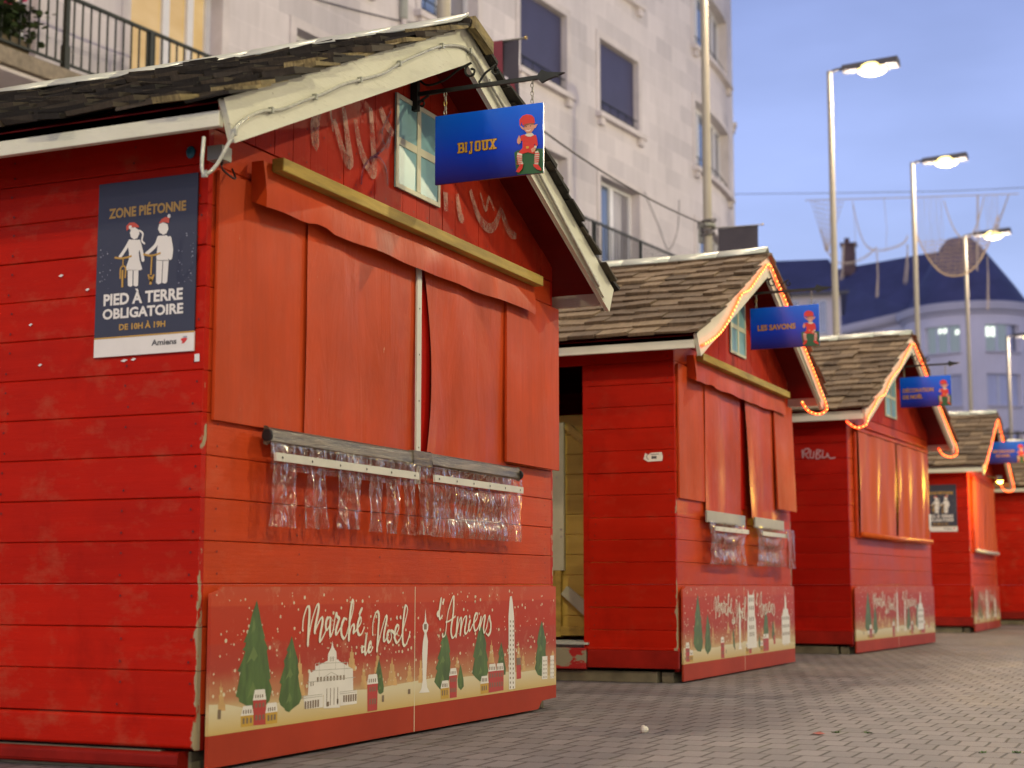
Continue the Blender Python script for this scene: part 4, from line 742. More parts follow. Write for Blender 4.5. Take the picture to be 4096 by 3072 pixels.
def make_sign(H, bx, zc, rz, lines, label):
    """hanging board: own thing, local x into the hut row, y along the bracket"""
    o = Vector((bx, -.125, zc-.418)); o = Matrix.Rotation(rz, 4, 'Z') @ o+H.location
    S = thing('hanging_sign', label, 'shop sign', o, rz, 'blue signs hung from the hut gables')
    fr = lambda u, v, d: (-.006-d, -u, v)
    mb = MB(); mb.box(-.006, .006, -.507, 0, 0, .305, 'blue'); mb.build('board', S, bevel=.0015)
    mb = MB()
    if lines[0][0] == 'BIJOUX':
        txt = MB(); slab_bijoux(txt, fr); txt.build('lettering', S)
    else:
        for body, u0, u1, v0, v1 in lines:
            text_into(mb, body, u0-.002, u1+.002, v0-.002, v1+.002, 'outline', fr, .0012, .05); text_into(mb, body, u0, u1, v0, v1, 'goldp', fr, .002, .03)
        mb.build('lettering', S)
    mb = MB()
    for k, (mt, p) in enumerate(ELF): mb.add([fr(u, v, .0012+.0005*k) for u, v in p], [tuple(range(len(p)))], mt)
    eye = lambda u, v: mb.disc((u, v), .0025, 'outline', fr, 6, .013)
    f = ELF[3][1]; cu = sum(a for a, b in f)/len(f); cv_ = sum(b for a, b in f)/len(f)
    eye(cu-.009, cv_+.006); eye(cu+.011, cv_+.006); mb.ribbon([(cu-.008, cv_-.010), (cu+.002, cv_-.014), (cu+.011, cv_-.009)], .003, 'pwhite', fr, .013)
    mb.build('elf_figure', S)
    for y in (-.045, -.455):
        mb = MB(); z = .305; i = 0; zt = .41
        while z < zt-.008:
            h = .022 if y < -.1 else .026
            ring = [((.004 if i % 2 else 0)+(.0065*cos(a) if i % 2 else 0), y+(0 if i % 2 else .0065*cos(a)), z+h/2+h*.5*sin(a)) for a in [2*pi*k/10 for k in range(10)]]
            mb.tube(ring, .0022, 'brass' if (y > -.1 and i == 2) else 'steel', 6, closed=True); z += h*.8; i += 1
        mb.build('chain', S, True)
    return S
def slab_bijoux(mb, fr):
    """heavy slab-serif capitals with a dark edge"""
    u0, v0, h, tot = .110, .128, .0435, .183
    G = {'B': (1.0, [('r', 0, 0, .16, .0), ('r', .12, 0, .34, 1), ('r', 0, .88, .2, 1), ('r', 0, 0, .2, .12), ('r', .3, .86, .78, 1), ('r', .3, .43, .78, .57), ('r', .3, 0, .8, .14), ('r', .68, .5, .9, .93), ('r', .7, .06, .95, .5)]),
         'I': (.55, [('r', .16, 0, .4, 1), ('r', .02, .86, .54, 1), ('r', .02, 0, .54, .14)]),
         'J': (.68, [('r', .36, -.08, .6, 1), ('r', .2, .86, .76, 1), ('r', .02, -.2, .5, -.05), ('r', .02, -.2, .2, .08)]),
         'O': (1.0, [('r', .1, .08, .33, .92), ('r', .67, .08, .9, .92), ('r', .2, .86, .8, 1), ('r', .2, 0, .8, .14)]),
         'U': (1.0, [('r', .12, .1, .35, 1), ('r', .65, .1, .88, 1), ('r', 0, .86, .46, 1), ('r', .54, .86, 1, 1), ('r', .22, 0, .78, .15)]),
         'X': (1.05, [('p', [(.1, 0), (.36, 0), (.92, 1), (.66, 1)]), ('p', [(.64, 0), (.9, 0), (.36, 1), (.1, 1)]), ('r', 0, 0, .44, .13), ('r', .56, 0, 1, .13), ('r', 0, .87, .44, 1), ('r', .56, .87, 1, 1)])}
    adv = sum(G[c][0]+.05 for c in 'BIJOUX')-.05; k = tot/adv; u = u0
    for c in 'BIJOUX':
        w, parts = G[c]
        for q, (d, mt, g) in enumerate(((.0012, 'outline', .0024), (.0022, 'gold', .0007))):
            for j, p in enumerate(parts):
                if p[0] == 'r': pts = [(p[1], p[2]), (p[3], p[2]), (p[3], p[4]), (p[1], p[4])]
                else: pts = p[1]
                cx = sum(a for a, b in pts)/4; cy = sum(b for a, b in pts)/4
                pp = [(u+a*w*k+(g if a > cx else -g), v0+b*h+(g if b > cy else -g)) for a, b in pts]
                mb.add([fr(a, b, d+.00004*j) for a, b in pp], [(0, 1, 2, 3)], mt)
        u += (w+.05)*k
def make_poster(label, loc, rz, small=False):
    P = thing('pedestrian_zone_poster', label, 'poster', loc, rz, 'pedestrian zone posters on the huts')
    fr = lambda u, v, d: (-.006-d, -u, v)
    mb = MB(); mb.box(-.006, 0, -.423, 0, 0, .068, 'pwhite'); mb.box(-.006, 0, -.423, 0, .0685, .625, 'navy'); mb.box(-.0068, -.006, -.423, 0, .064, .0695, 'goldp')
    rr = random.Random(2)
    for i in range(46):
        sd = rr.choice((0, 1)); u = .012+rr.random()**2*.06 if sd else .411-rr.random()**2*.06
        mb.disc((u, .24+.15*rr.random()*(1 if sd else 1.2)), rr.choice((.0012, .0018, .0028)), 'star', fr, 6, .0008)
    mb.build('board', P)
    mb = MB()
    text_into(mb, 'ZONE PIÉTONNE', .047, .377, .4945, .540, 'goldp', fr, .001, .035)
    text_into(mb, 'PIED À TERRE', .036, .373, .1815, .234, 'pwhite', fr, .001, .035)
    text_into(mb, 'OBLIGATOIRE', .034, .376, .1325, .1705, 'pwhite', fr, .001, .035)
    text_into(mb, 'DE 10H À 19H', .107, .303, .0905, .118, 'goldp', fr, .001, .03)
    text_into(mb, 'Amiens', .247, .352, .0275, .0485, 'charcoal', fr, .001, .03)
    mb.add([fr(u, v, .001) for u, v in ((.372, .046), (.388, .047), (.397, .044), (.391, .036), (.384, .029), (.373, .028), (.376, .036), (.369, .040))], [tuple(range(8))], 'red')
    mb.add([fr(u, v, .001) for u, v in ((.378, .047), (.396, .047), (.394, .053), (.380, .053))], [(0, 1, 2, 3)], 'star')
    mb.build('lettering', P)
    mb = MB()
    for p in PO_WHITE: mb.add([fr(u, v, .001) for u, v in p], [tuple(range(len(p)))], 'pwhite')
    for p, w in PO_WST: mb.ribbon(p, w, 'pwhite', fr, .0014); [mb.disc(q, w/2, 'pwhite', fr, 8, .0013) for q in (p[0], p[-1])]
    for p in PO_RED: mb.add([fr(u, v, .0018) for u, v in p], [tuple(range(len(p)))], 'hatred')
    for p, w in PO_GST: mb.ribbon(p, w, 'goldp', fr, .0021)
    for q in (PO_WST[-2][0][0], PO_WST[-1][0][0]): mb.disc(q, .007, 'pwhite', fr, 9, .0024)
    mb.build('pictogram', P)
    return P
def rope(label, H, path, lit, group='rope lights along the hut gables'):
    pts = smooth(path, 8)
    mb = MB(); mb.tube(pts, .009 if lit else .0062, 'led' if lit else 'tube', 8)
    if lit:
        acc = 0; last = Vector(pts[0])
        for p in pts[1:]:
            p = Vector(p); d = (p-last).length; acc += d
            if acc > .036: mb.sphere(p+Vector((0, -.004, 0)), .0085, 'bead', 6, 4); acc = 0
            last = p
    o = mb.build('rope_light', None, True)
    o.location = H.location; o.rotation_euler = H.rotation_euler
    tag(o, label, 'rope light', group)
    if not lit:
        mb = MB()
        for p in pts[10:-10:17]: mb.box(p[0]-.005, p[0]+.005, p[1]-.010, p[1]+.008, p[2]-.011, p[2]+.011, 'grey')
        mb.build('clip', o)
    return o
def peel_mat():
    m, t, b = newmat('peeling_red_paint'); v = objco(t)
    c = mixrgb(t, rng(t, noise(t, v, 5, 5, .6, (1, .8, 2.2)), .50, .52), (.42, .012, .010), (.30, .28, .18))
    t.links.new(c, b.inputs['Base Color']); b.inputs['Roughness'].default_value = .7; return m
M['peel'] = peel_mat()
HR = 'red market huts in a row'
h1 = make_hut(0, 0, 0, 3.12, 'nearest red hut, cut by the left edge, with unlit white gable and rotten dark shingles', 1, 'side', 'shingle_old', .105, seed=2)
h2 = make_hut(5.28, .037, 0, 3.02, 'second red hut with an open doorway in its side and grey-edged plastic flaps', 2, 'side2', 'shingle', .17, door=True, seed=5)
h3 = make_hut(10.01, -.08, -.062, 3.27, 'third red hut, white scrawl on its side, yellow light on its plastic sheet', 3, 'side3', 'shingle', .16, dap=.085, seed=8)
h4 = make_hut(17.25, -.15, .012, 3.05, 'fourth red hut with a small poster on its side wall and a yellow lamp', 4, 'side2', 'shingle', .18, seed=11)
h5 = make_hut(22.1, -1.2, 0, 3.05, 'farthest red hut, only its plain side wall and grey roof visible at the right edge', 5 if False else 4, 'side', 'shingle', .18, seed=14)
s1 = make_sign(h1[0], h1[1], h1[2], 0, [('BIJOUX', 0, 0, 0, 0)], 'blue hanging sign reading BIJOUX with a seated elf')
s2 = make_sign(h2[0], h2[1], h2[2], 0, [('LES SAVONS', .055, .335, .135, .176)], 'blue hanging sign reading LES SAVONS with a seated elf')
s3 = make_sign(h3[0], h3[1], h3[2], -.062, [('DÉCORATION', .03, .335, .150, .198), ('DE NOËL', .03, .225, .085, .133)], 'blue hanging sign on the third hut reading DÉCORATION DE NOËL')
s4 = make_sign(h4[0], h4[1], h4[2], .012, [('DÉCORATION', .05, .35, .15, .195), ('DE NOËL', .10, .29, .09, .13)], 'blue hanging sign at the right edge, crossed by a red rope light behind')
make_poster('large dark poster reading ZONE PIÉTONNE, PIED À TERRE OBLIGATOIRE on the nearest hut', (-.004, .458, 1.4125), 0)
p4 = make_poster('small dark poster with two white figures on the side wall of the fourth hut', (17.24, .42, 1.335), .012)
# rope lights
RP = [(-.30, -.19, 2.06), (-.318, -.20, 1.94), (-.295, -.23, 1.955), (-.24, -.252, 2.06), (-.193, -.2525, 2.127)]+[(x, -.2525, z) for x, z in [(-.075, 2.199), (.068, 2.249), (.193, 2.312), (.336, 2.382), (.486, 2.463), (.645, 2.532), (.796, 2.601), (.938, 2.688), (1.121, 2.786), (1.297, 2.871), (1.464, 2.924), (1.56, 2.935)]]+[(x, -.262, z) for x, z in [(1.62, 2.915), (1.72, 2.864), (1.875, 2.800), (2.1, 2.69), (2.355, 2.556), (2.697, 2.379), (3.122, 2.161)]]
rope('unlit clear rope light clipped along the white gable of the nearest hut', h1[0], RP, False)
def lit_path(W, dap, amps, seed):
    AX = W/2; r = random.Random(seed); p = []
    n = 9
    for i in range(n+1):
        t = i/n; x = -.21+(AX+.205)*t
        z = 2.125+(2.955+dap-2.125)*t+amps[i % len(amps)]
        p.append((x, -.258, z))
    for i in range(1, n+1):
        t = i/n; x = AX+(W+.20-AX)*t
        z = 2.955+dap-(.82+dap)*t+.35*amps[(i+3) % len(amps)]
        p.append((x, -.268, z))
    p += [(W+.245, -.262, 2.065), (W+.20, -.21, 2.03), (W+.13, -.14, 2.05), (W+.08, -.10, 2.12)]
    return p
rope('lit red rope light looping along the gable of the second hut', h2[0], lit_path(3.02, 0, (0, -.035, -.055, -.045, -.01, .03, .0, .01, .02, .01), 1), True)
rope('lit red rope light on the gable of the third hut', h3[0], [(-.36, -.10, 2.08), (-.34, -.18, 2.02), (-.26, -.25, 2.05)]+lit_path(3.27, .085, (0, .0, .015, -.035, .0, .0, -.02, .0, .01, .0), 2), True)
rope('lit red rope light on the gable of the fourth hut', h4[0], lit_path(3.05, 0, (0, .01, -.01, .01, -.01, .0, .0, .01, .0, .0), 3), True)
# graffiti, stickers, odds and ends on the huts
mb = MB()
for s in GRAF: mb.ribbon(s, .05, 'scrawl', lambda u, v, d: (u, -.0125, v), 0, True)
for s in ([(.70, 2.33), (.72, 2.45), (.78, 2.52), (.82, 2.40)], [(2.2, 2.47), (2.26, 2.40), (2.3, 2.47), (2.36, 2.42)]): mb.ribbon(s, .022, 'scrawl', lambda u, v, d: (u, -.0122, v), 0, True)
mb.ribbon([(1.30, 2.62), (1.22, 2.50), (1.27, 2.45), (1.30, 2.52), (1.24, 2.44), (1.08, 2.33), (1.05, 2.24)], .012, 'purple', lambda u, v, d: (u, -.0132, v)); mb.ribbon([(1.12, 2.37), (1.2, 2.39), (1.26, 2.36), (1.28, 2.29)], .011, 'purple', lambda u, v, d: (u, -.0128, v))
mb.build('graffiti', h1[0])
mb = MB(); mb.add([(-.0045, y, z) for y, z in ((.034, 1.375), (.014, 1.376), (.015, 1.402), (.035, 1.401))], [(0, 1, 2, 3)], 'pwhite')
for y, z, w in ((.33, 1.395, .016), (.29, 1.397, .012), (.50, 1.66, .010), (.42, 1.57, .008), (.7, 1.40, .01), (.62, 1.72, .012), (.75, 1.55, .009)): mb.add([(-.0046, y+w, z), (-.0046, y, z-.004), (-.0046, y-w, z+.003), (-.0046, y, z+.006)], [(0, 1, 2, 3)], 'pwhite')
mb.build('paper_remnants', h1[0])
mb = MB()
for s in GRAF3: mb.ribbon([(y, z) for y, z in s], .011, 'scrawlpale', lambda u, v, d: (-.0075, u+.02, v))
mb.build('graffiti', h3[0])
mb = MB(); mb.box(-.06, .0, -.095, -.035, 2.06, 2.11, 'grey'); mb.tube(smooth([(-.02, -.07, 2.06), (-.03, -.08, 2.03), (.06, -.07, 2.02), (.10, -.03, 2.07)]), .004, 'black', 6); mb.build('cable_box', h1[0], bevel=.004)
mb = MB(); mb.sphere((0, 0, 0), .019, 'capblue', 12, 8, (.45, 1, 1.2)); tag(mb.build('plastic_cap', None, True, loc=(-.010, .069, 2.113)), 'small blue plastic cap fixed under the eave above the large poster', 'cap')
mb = MB(); mb.add([(-.002, -u, v) for u, v in ((0, .018), (.03, .0), (.128, .003), (.133, .03), (.125, .060), (.05, .057), (.035, .045), (.012, .058))], [tuple(range(8))], 'paper')
mb.box(-.0026, -.0022, -.105, -.05, .045, .049, 'charcoal'); mb.box(-.0026, -.0022, -.09, -.055, .018, .036, 'charcoal'); mb.ribbon([(.03, .05), (.022, .03), (.035, .012)], .004, 'charcoal', lambda u, v, d: (-.0026, -u, v))
tag(mb.build('paper_sticker', None, loc=(5.275, .248, 1.415)), 'torn white paper sticker on the side wall of the second hut', 'sticker')
for hh, x, z in ((h3[0], 3.24, 1.22), (h4[0], 3.03, 1.12)):
    mb = MB(); mb.box(x-.05, x+.02, -.012, -.004, z, z+.17, 'pwhite'); mb.build('label_plate', hh)
# raw wood door leaf in the second hut's doorway
mb = MB()
for k in range(11): 
    a, b = .275+.138*k, .275+.138*(k+1)
    mb.plank('y', .50, 1.50, a+.001, b-.001, .42, .445, .004, 'rawwood')
door = mb.build('door_leaf', h2[0])
mb = MB(); mb.box(.385, .419, .93, 1.02, .72, 1.74, 'palewood'); mb.box(.385, .419, .955, 1.0, .27, .72, 'yellowwood'); mb.box(.385, .419, .55, .955, .28, .34, 'yellowwood'); mb.box(.385, .419, 1.0, 1.4, .28, .34, 'yellowwood')
mb.prism([(.95, .56), (.91, .61), (.66, .41), (.70, .345)], .386, .418, 'palewood', lambda u, v, d: (d, u, v)); mb.prism([(.92, 1.70), (.88, 1.72), (.70, 1.56), (.74, 1.53)], .386, .418, 'yellowwood', lambda u, v, d: (d, u, v))
for z in (1.55, 1.36, 1.0, .95, 1.62): mb.disc((.95+.03*(z > 1.3), z), .008, 'steel', lambda u, v, d: (.384, u, v), 8)
mb.build('door_brace', door, bevel=.003)
mb = MB(); mb.box(-.02, .40, .60, 1.46, .236, .25, 'greyfloor'); mb.build('door_sill', h2[0])
# yellow floodlight
FL = thing('floodlight', 'yellow floodlight glowing at the left gable tip of the fourth hut', 'lamp', (17.30, -.56, 2.0), .4)
mb = MB(); mb.box(-.05, .05, -.02, .05, -.01, .06, 'lamphead'); mb.tube([(0, .05, .03), (.02, .16, .06)], .01, 'iron', 6); mb.build('housing', FL, bevel=.006)
mb = MB(); mb.sphere((0, 0, -.012), .05, 'warmlamp', 12, 8, (1, .8, .6)); mb.build('bulb', FL, True)
ld = bpy.data.lights.new('floodlight_beam', 'SPOT'); ld.energy = 220; ld.color = (1, .55, .05); ld.shadow_soft_size = .04; ld.spot_size = R(48); ld.spot_blend = .6
lo = bpy.data.objects.new('floodlight_beam', ld); SC.collection.objects.link(lo); lo.location = (17.24, -.66, 1.95); lo.rotation_euler = Vector((-4.6, .6, .25)).to_track_quat('-Z', 'Y').to_euler()
ld = bpy.data.lights.new('floodlight_glow', 'POINT'); ld.energy = 55; ld.color = (1, .55, .05); ld.shadow_soft_size = .04
lo = bpy.data.objects.new('floodlight_glow', ld); SC.collection.objects.link(lo); lo.parent = FL; lo.location = (0, -.02, -.11)
# ------------------------------------------------------------------ ground
mb = MB(); mb.box(-150, 250, -150, 150, -.3, 0, 'paver'); g = struct(mb.build('pavement'))
mb = MB()
mb.sphere((0, 0, .012), .018, 'paper', 9, 6, (1.2, .9, .9)); mb.sphere((.012, .01, .018), .012, 'paper', 8, 5); tag(mb.build('paper_scrap', None, loc=(2.003, -.878, 0)), 'crumpled white paper scrap lying on the paving before the second hut', 'litter')
for i, (x, y, mt) in enumerate(((2.312, -1.621, 'grass'), (2.349, -1.75, 'grass'), (1.729, -2.293, 'grass'), (1.78, -2.409, 'grass'))):
    mb = MB(); rr = random.Random(i)
    for k in range(26):
        a = rr.uniform(0, 6.28); r_ = rr.uniform(0, .016); x1, y1 = r_*cos(a), r_*sin(a); h = rr.uniform(.004, .010); b_ = rr.uniform(0, 6.28); l = .012
        mb.add([(x1-.003*sin(b_), y1+.003*cos(b_), .001), (x1+.003*sin(b_), y1-.003*cos(b_), .001), (x1+l*cos(b_), y1+l*sin(b_), h)], [(0, 1, 2)], mt)
    tag(mb.build('weed_tuft', None, loc=(x, y, 0)), ('tiny green weed growing between pavers right of the paper scrap' if i < 2 else 'tiny green weed growing between pavers near the bottom right corner'), 'weed', 'weeds in the paving joints' if i < 2 else 'weeds in the corner paving joints')
mb = MB(); mb.add([(0, -.03, .004), (.03, 0, .009), (.012, .03, .003), (-.02, .02, .006), (-.03, -.01, .002)], [(0, 1, 2, 3, 4)], 'leafred'); tag(mb.build('fallen_leaf', None, loc=(2.21, -1.569, .001)), 'fallen reddish leaf lying on the pavers beside the small weeds', 'leaf')
# ------------------------------------------------------------------ street lamps
def make_lamp(H, POW=LAMP_BACK, COL=COL_BACK, TILT=12):
    P = thing('street_lamp', 'x', 'street lamp', (0, 0, 0))
    mb = MB(); mb.tube([(0, 0, 0), (0, 0, .4), (0, 0, .401), (0, 0, 4), (0, 0, H-.05), (0, 0, H)], [.11, .11, .072, .066, .05, .048], 'pole', 14); mb.build('pole', P, True)
    mb = MB(); mb.tube([(0, 0, H-.03), (0, -.12, H+.01), (0, -.26, H+.02)], .032, 'lamphead', 8); mb.build('arm', P, True)
    mb = MB(); mb.hexa([(-.11, -.24, H-.06), (.11, -.24, H-.06), (-.18, -1.28, H-.05), (.18, -1.28, H-.05), (-.08, -.24, H+.07), (.08, -.24, H+.07), (-.13, -1.28, H+.10), (.13, -1.28, H+.10)], 'lamphead'); hd = mb.build('lamp_head', P, bevel=.02)
    mb = MB(); mb.sphere((0, -.80, H-.06), .29, 'lens', 16, 8, (.62, 1, .46)); mb.build('lens', hd, True)
    ld = bpy.data.lights.new('lamp_light', 'POINT'); ld.energy = POW; ld.color = COL; ld.shadow_soft_size = .10
    lo = bpy.data.objects.new('lamp_light', ld); SC.collection.objects.link(lo); lo.parent = P; lo.location = (0, -.80, H-.36)
    if POW == LAMP_BACK:
        ld = bpy.data.lights.new('lamp_downlight', 'SPOT'); ld.energy = LAMP_DOWN; ld.color = COL_DOWN; ld.shadow_soft_size = .10; ld.spot_size = R(150); ld.spot_blend = .35
        lo = bpy.data.objects.new('lamp_downlight', ld); SC.collection.objects.link(lo); lo.parent = P; lo.location = (0, -.88, H-.28); lo.rotation_euler = (R(-24), 0, 0)
    return P
def copy_tree(o, parent=None):
    c = o.copy(); SC.collection.objects.link(c); c.parent = parent
    for ch in o.children: copy_tree(ch, c)
    return c
G1 = 'street lamps in a row behind the huts'
lamp_a = make_lamp(10.13); lamp_b = make_lamp(10.6)
lamp_c = make_lamp(9.08)
lamp_f = make_lamp(10.13, LAMP_FRONT, COL_FRONT, 14)
rowl = [(7.86, 'street lamp behind the nearest hut, only its pole showing above the ridge', lamp_a, 3.0), (16.0, 'tall lamp pole in front of the rounded building corner, lit head above the picture', lamp_a, 3.0), (24.0, 'nearest lit street lamp against the sky, tallest of the three heads', lamp_a, 3.0), (32.9, 'middle lit street lamp, its head just above the light nets', lamp_b, 3.0), (41.5, 'third lit street lamp, its head in front of the slate roof', lamp_b, 3.0), (51.2, 'farthest lamp pole at the right edge, short and yellow lit', lamp_c, 3.0),
        (-.3, 'street lamp behind the left edge of the nearest hut', lamp_a, 3.0), (-8.4, 'street lamp beyond the left side of the picture', lamp_a, 3.0), (-16.6, 'second street lamp beyond the left side of the picture', lamp_a, 3.0)]
front = [(7.9, 'street lamp across the street opposite the second hut'), (24.4, 'street lamp across the street opposite the last hut'), (-9.2, 'street lamp across the street beyond the left side'), (-26, 'second street lamp across the street beyond the left side')]
used = set()
for X, lab, src, Yp in rowl:
    o = src if src.name not in used else copy_tree(src)
    used.add(src.name); o.location = (X, Yp, 0); tag(o, lab, 'street lamp', G1)
for X, lab in front:
    o = lamp_f if X == 7.9 else copy_tree(lamp_f); o.location = (X, -9.8, 0); o.rotation_euler = (0, 0, pi); tag(o, lab, 'street lamp', 'street lamps across the street')
# banners on the poles
def banner(X, y0, y1, z0, z1, lab, art):
    B = thing('pole_banner', lab, 'banner', (X, 3.0, 0), 0, 'dark banners on the lamp poles')
    mb = MB(); n = 14
    vs = [(.02*sin(3*k/n+j), y0-3+(y1-y0)*k/n, z0+(z1-z0)*j/6) for j in range(7) for k in range(n+1)]
    mb.add(vs, [(j*(n+1)+k, j*(n+1)+k+1, (j+1)*(n+1)+k+1, (j+1)*(n+1)+k) for j in range(6) for k in range(n)], 'banner'); cl = mb.build('cloth', B, True)
    mb = MB()
    if art:
        fr = lambda u, v, d: (-.03-d, u-3, v)
        mb.add([fr(u, v, 0) for u, v in ((2.405, z1), (2.495, z1), (2.50, z0), (2.40, z0))], [(0, 1, 2, 3)], 'bannerred')
        mb.add([fr(u, v, .002) for u, v in ((2.345, 4.62), (2.40, 4.66), (2.402, 5.03), (2.385, 5.07), (2.35, 5.05), (2.36, 4.92), (2.335, 4.82))], [tuple(range(7))], 'bannerwhite')
        mb.add([fr(u, v, .001) for u, v in ((2.262, 4.3), (2.40, 4.3), (2.34, 4.8), (2.33, 5.0), (2.30, 5.02), (2.262, 4.85))], [tuple(range(6))], 'bannerred')
        mb.add([fr(u, v, .003) for u, v in ((2.27, 4.35), (2.32, 4.35), (2.30, 4.68))], [(0, 1, 2)], 'hatred'); mb.build('print', B)
    mb = MB(); mb.tube([(0, -.05, z1+.012), (0, y0-3-.06, z1-.002)], .009, 'steel', 6); mb.sphere((0, y0-3-.06, z1), .016, 'brass', 8, 6); mb.build('rod', B)
    mb = MB(); mb.tube([(0, -.05, z0-.01), (0, y0-3-.03, z0-.01)], .009, 'steel', 6); mb.build('rod', B)
banner(7.86, 2.255, 2.86, 4.2, 5.40, 'charcoal banner with a red stripe and white shape behind the first gable', True)
banner(16.0, 2.295, 2.86, 4.3, 5.45, 'plain charcoal banner on the pole beside the rounded building corner', False)
CO = thing('cable_coil', 'bundle of cables strapped round the lamp pole by the second banner', 'cable coil', (16, 3, 5.5))
mb = MB(); rr = random.Random(4)
for k in range(7):
    z = rr.uniform(-.13, .08); r_ = rr.uniform(.085, .12); mb.tube([(r_*cos(a), r_*sin(a), z+.02*sin(a+k)) for a in [2*pi*i/14 for i in range(14)]], .012, 'wire', 6, closed=True)
mb.build('loop', CO, True)
mb = MB(); mb.tube([(.085*cos(a), .085*sin(a), .0) for a in [2*pi*i/14 for i in range(14)]], .03, 'grey', 8, closed=True); mb.build('strap', CO, True)
mb = MB(); mb.box(.10, .17, .06, .16, -.2, .02, 'grey'); mb.tube(smooth([(-.12, 0, 0), (-.13, .02, -.3), (-.10, .02, -.9)]), .009, 'wire', 6); mb.build('junction_box', CO)
def wire(name, pts, r, lab, cat, grp=None, mt='wire'):
    mb = MB(); mb.tube(smooth(pts, 6), r, mt, 5); return tag(mb.build(name, None, True), lab, cat, grp)
wire('overhead_cable', [(7.86, 3, 5.42), (10, 3.02, 5.30), (12, 3.03, 5.29), (14, 3.02, 5.36), (16, 3, 5.5)], .012, 'thin cable sagging between two lamp poles across the pale facade', 'cable')
# ------------------------------------------------------------------ light garlands over the street
GX = 38.0
wire('overhead_cable', [(GX, 15.5, 12.2), (GX, 8.8, 11.6), (GX, 5, 11.26), (GX, .98, 10.98), (GX, -10, 10.6)], .010, 'upper thin cable stretched across the sky above the light nets', 'cable')
def garland(lab, f):
    Gd = thing('light_garland', lab, 'light garland', (GX-.1, 0, 0), 0, 'net light garlands across the street'); f(Gd)
def g_left(Gd):
    mb = MB(); mb.tube([(0, 6.75, 11.19), (0, 4.0, 10.99)], .014, 'netwire', 5); mb.build('support_wire', Gd)
    mb = MB(); rr = random.Random(1)
    for k in range(9):
        u = k/8; a = (0, 6.594-.9*u, 11.169-.1*u); mb.tube(smooth([a, (.05, 6.4-.45*u, 10.4), (0, 6.22-.06*u, 9.7)], 3), .007, 'netwire', 4)
    for j in range(10):
        v = j/10; mb.tube(smooth([(0, 6.594-.4*v, 11.15-1.45*v), (0, 6.15-.06*v, 11.0-1.4*v), (0, 5.7+.42*v, 11.05-1.35*v)], 3), .006, 'netwire', 4)
    mb.build('net', Gd)
    for pts in ([(6.35, 10.3), (6.05, 9.45), (5.6, 9.30), (5.2, 9.40), (4.9, 9.6), (4.83, 9.66)], [(5.45, 10.99), (5.30, 10.2), (5.1, 9.72), (4.8, 9.58), (4.45, 9.60), (4.12, 9.72), (4.0, 9.9)]):
        mb = MB()
        for o_ in (0, .03, .055, .08): mb.tube(smooth([(.02*o_, y, z+o_*.8+.01*sin(y*30+o_*90)) for y, z in pts], 4), .0065, 'netwire', 5)
        mb.build('swag', Gd)
    for y0, z0, y1, z1 in ((5.73, 9.85, 5.80, 8.84), (4.83, 9.58, 4.863, 8.30), (4.0, 9.7, 4.10, 8.6)):
        mb = MB(); rr = random.Random(int(y0*10))
        for k in range(7): mb.tube([(rr.uniform(-.03, .03), y0+rr.uniform(-.03, .03), z0), (rr.uniform(-.04, .04), (y0+y1)/2+rr.uniform(-.045, .045), (z0+z1)/2), (rr.uniform(-.05, .05), y1+rr.uniform(-.05, .05), z1+rr.uniform(0, .1))], .0055, 'netwire', 4)
        mb.build('tassel', Gd)
    for y in (5.45, 4.6): 
        mb = MB(); mb.tube([(0, y, 11.05), (.02, y-.05, 10.2), (0, y-.02, 9.6)], .006, 'netwire', 4); mb.build('hanger', Gd)
def g_right(Gd):
    mb = MB(); mb.tube([(0, 4.0, 10.99), (0, 1.1, 10.80)], .014, 'netwire', 5); mb.build('support_wire', Gd)
    cy, hw = 2.76, 1.12
    arc = lambda y: 8.74+1.55*abs((y-cy)/hw)**2.4 if abs(y-cy) <= hw else 10.2
    top = lambda y: 10.80+(y-1.1)*.066
    inner = lambda y: 9.72+1.1*abs((y-2.5)/.52)**2.2 if abs(y-2.5) < .52 else None
    mb = MB(); rr = random.Random(6); n = 36
    for k in range(n+1):
        y = cy-hw+2*hw*k/n; a, b = arc(y), top(y); i_ = inner(y)
        segs = [(a, min(9.75, i_ or 9.75), 'netgold')]
        if not i_: segs.append((9.75, b, 'netwire'))
        for z0, z1, mt in segs:
            m_ = max(2, int((z1-z0)/.25)); mb.tube([(rr.uniform(-.02, .02), y+rr.uniform(-.018, .018), z0+(z1-z0)*q/m_) for q in range(m_+1)], .0062 if mt == 'netgold' else .0045, mt, 4)
    for j in range(9):
        z = 8.86+.11*j; ys = [cy-hw+2*hw*k/60 for k in range(61)]; ys = [y for y in ys if arc(y) < z]
        if len(ys) > 3: mb.tube([(0, y, z+.018*sin(y*24+j)) for y in ys], .007, 'netgold', 4)
    mb.build('net', Gd)
    mb = MB(); ys = [cy-hw+2*hw*k/40 for k in range(41)]
    for o_ in (0, .025): mb.tube([(0, y, arc(y)+o_) for y in ys], .013, 'netgold', 5)
    ys = [2.5-.51+1.02*k/24 for k in range(25)]
    for o_ in (0, .03): mb.tube([(-.02, y, inner(y)+o_) for y in ys], .011, 'netwire', 5)
    mb.build('rim', Gd)
    for y0, z0, y1, z1 in ((2.145, 10.86, 2.21, 8.82), (1.955, 9.2, 1.985, 7.77), (1.35, 10.8, 1.75, 9.75)):
        mb = MB(); rr = random.Random(int(y0*10))
        for k in range(6): mb.tube([(rr.uniform(-.03, .03), y0+rr.uniform(-.02, .02), z0), (rr.uniform(-.04, .04), (y0+y1)/2+rr.uniform(-.035, .035), (z0+z1)/2), (rr.uniform(-.05, .05), y1+rr.uniform(-.04, .04), z1+rr.uniform(0, .08))], .0055, 'netwire', 4)
        mb.build('tassel', Gd)
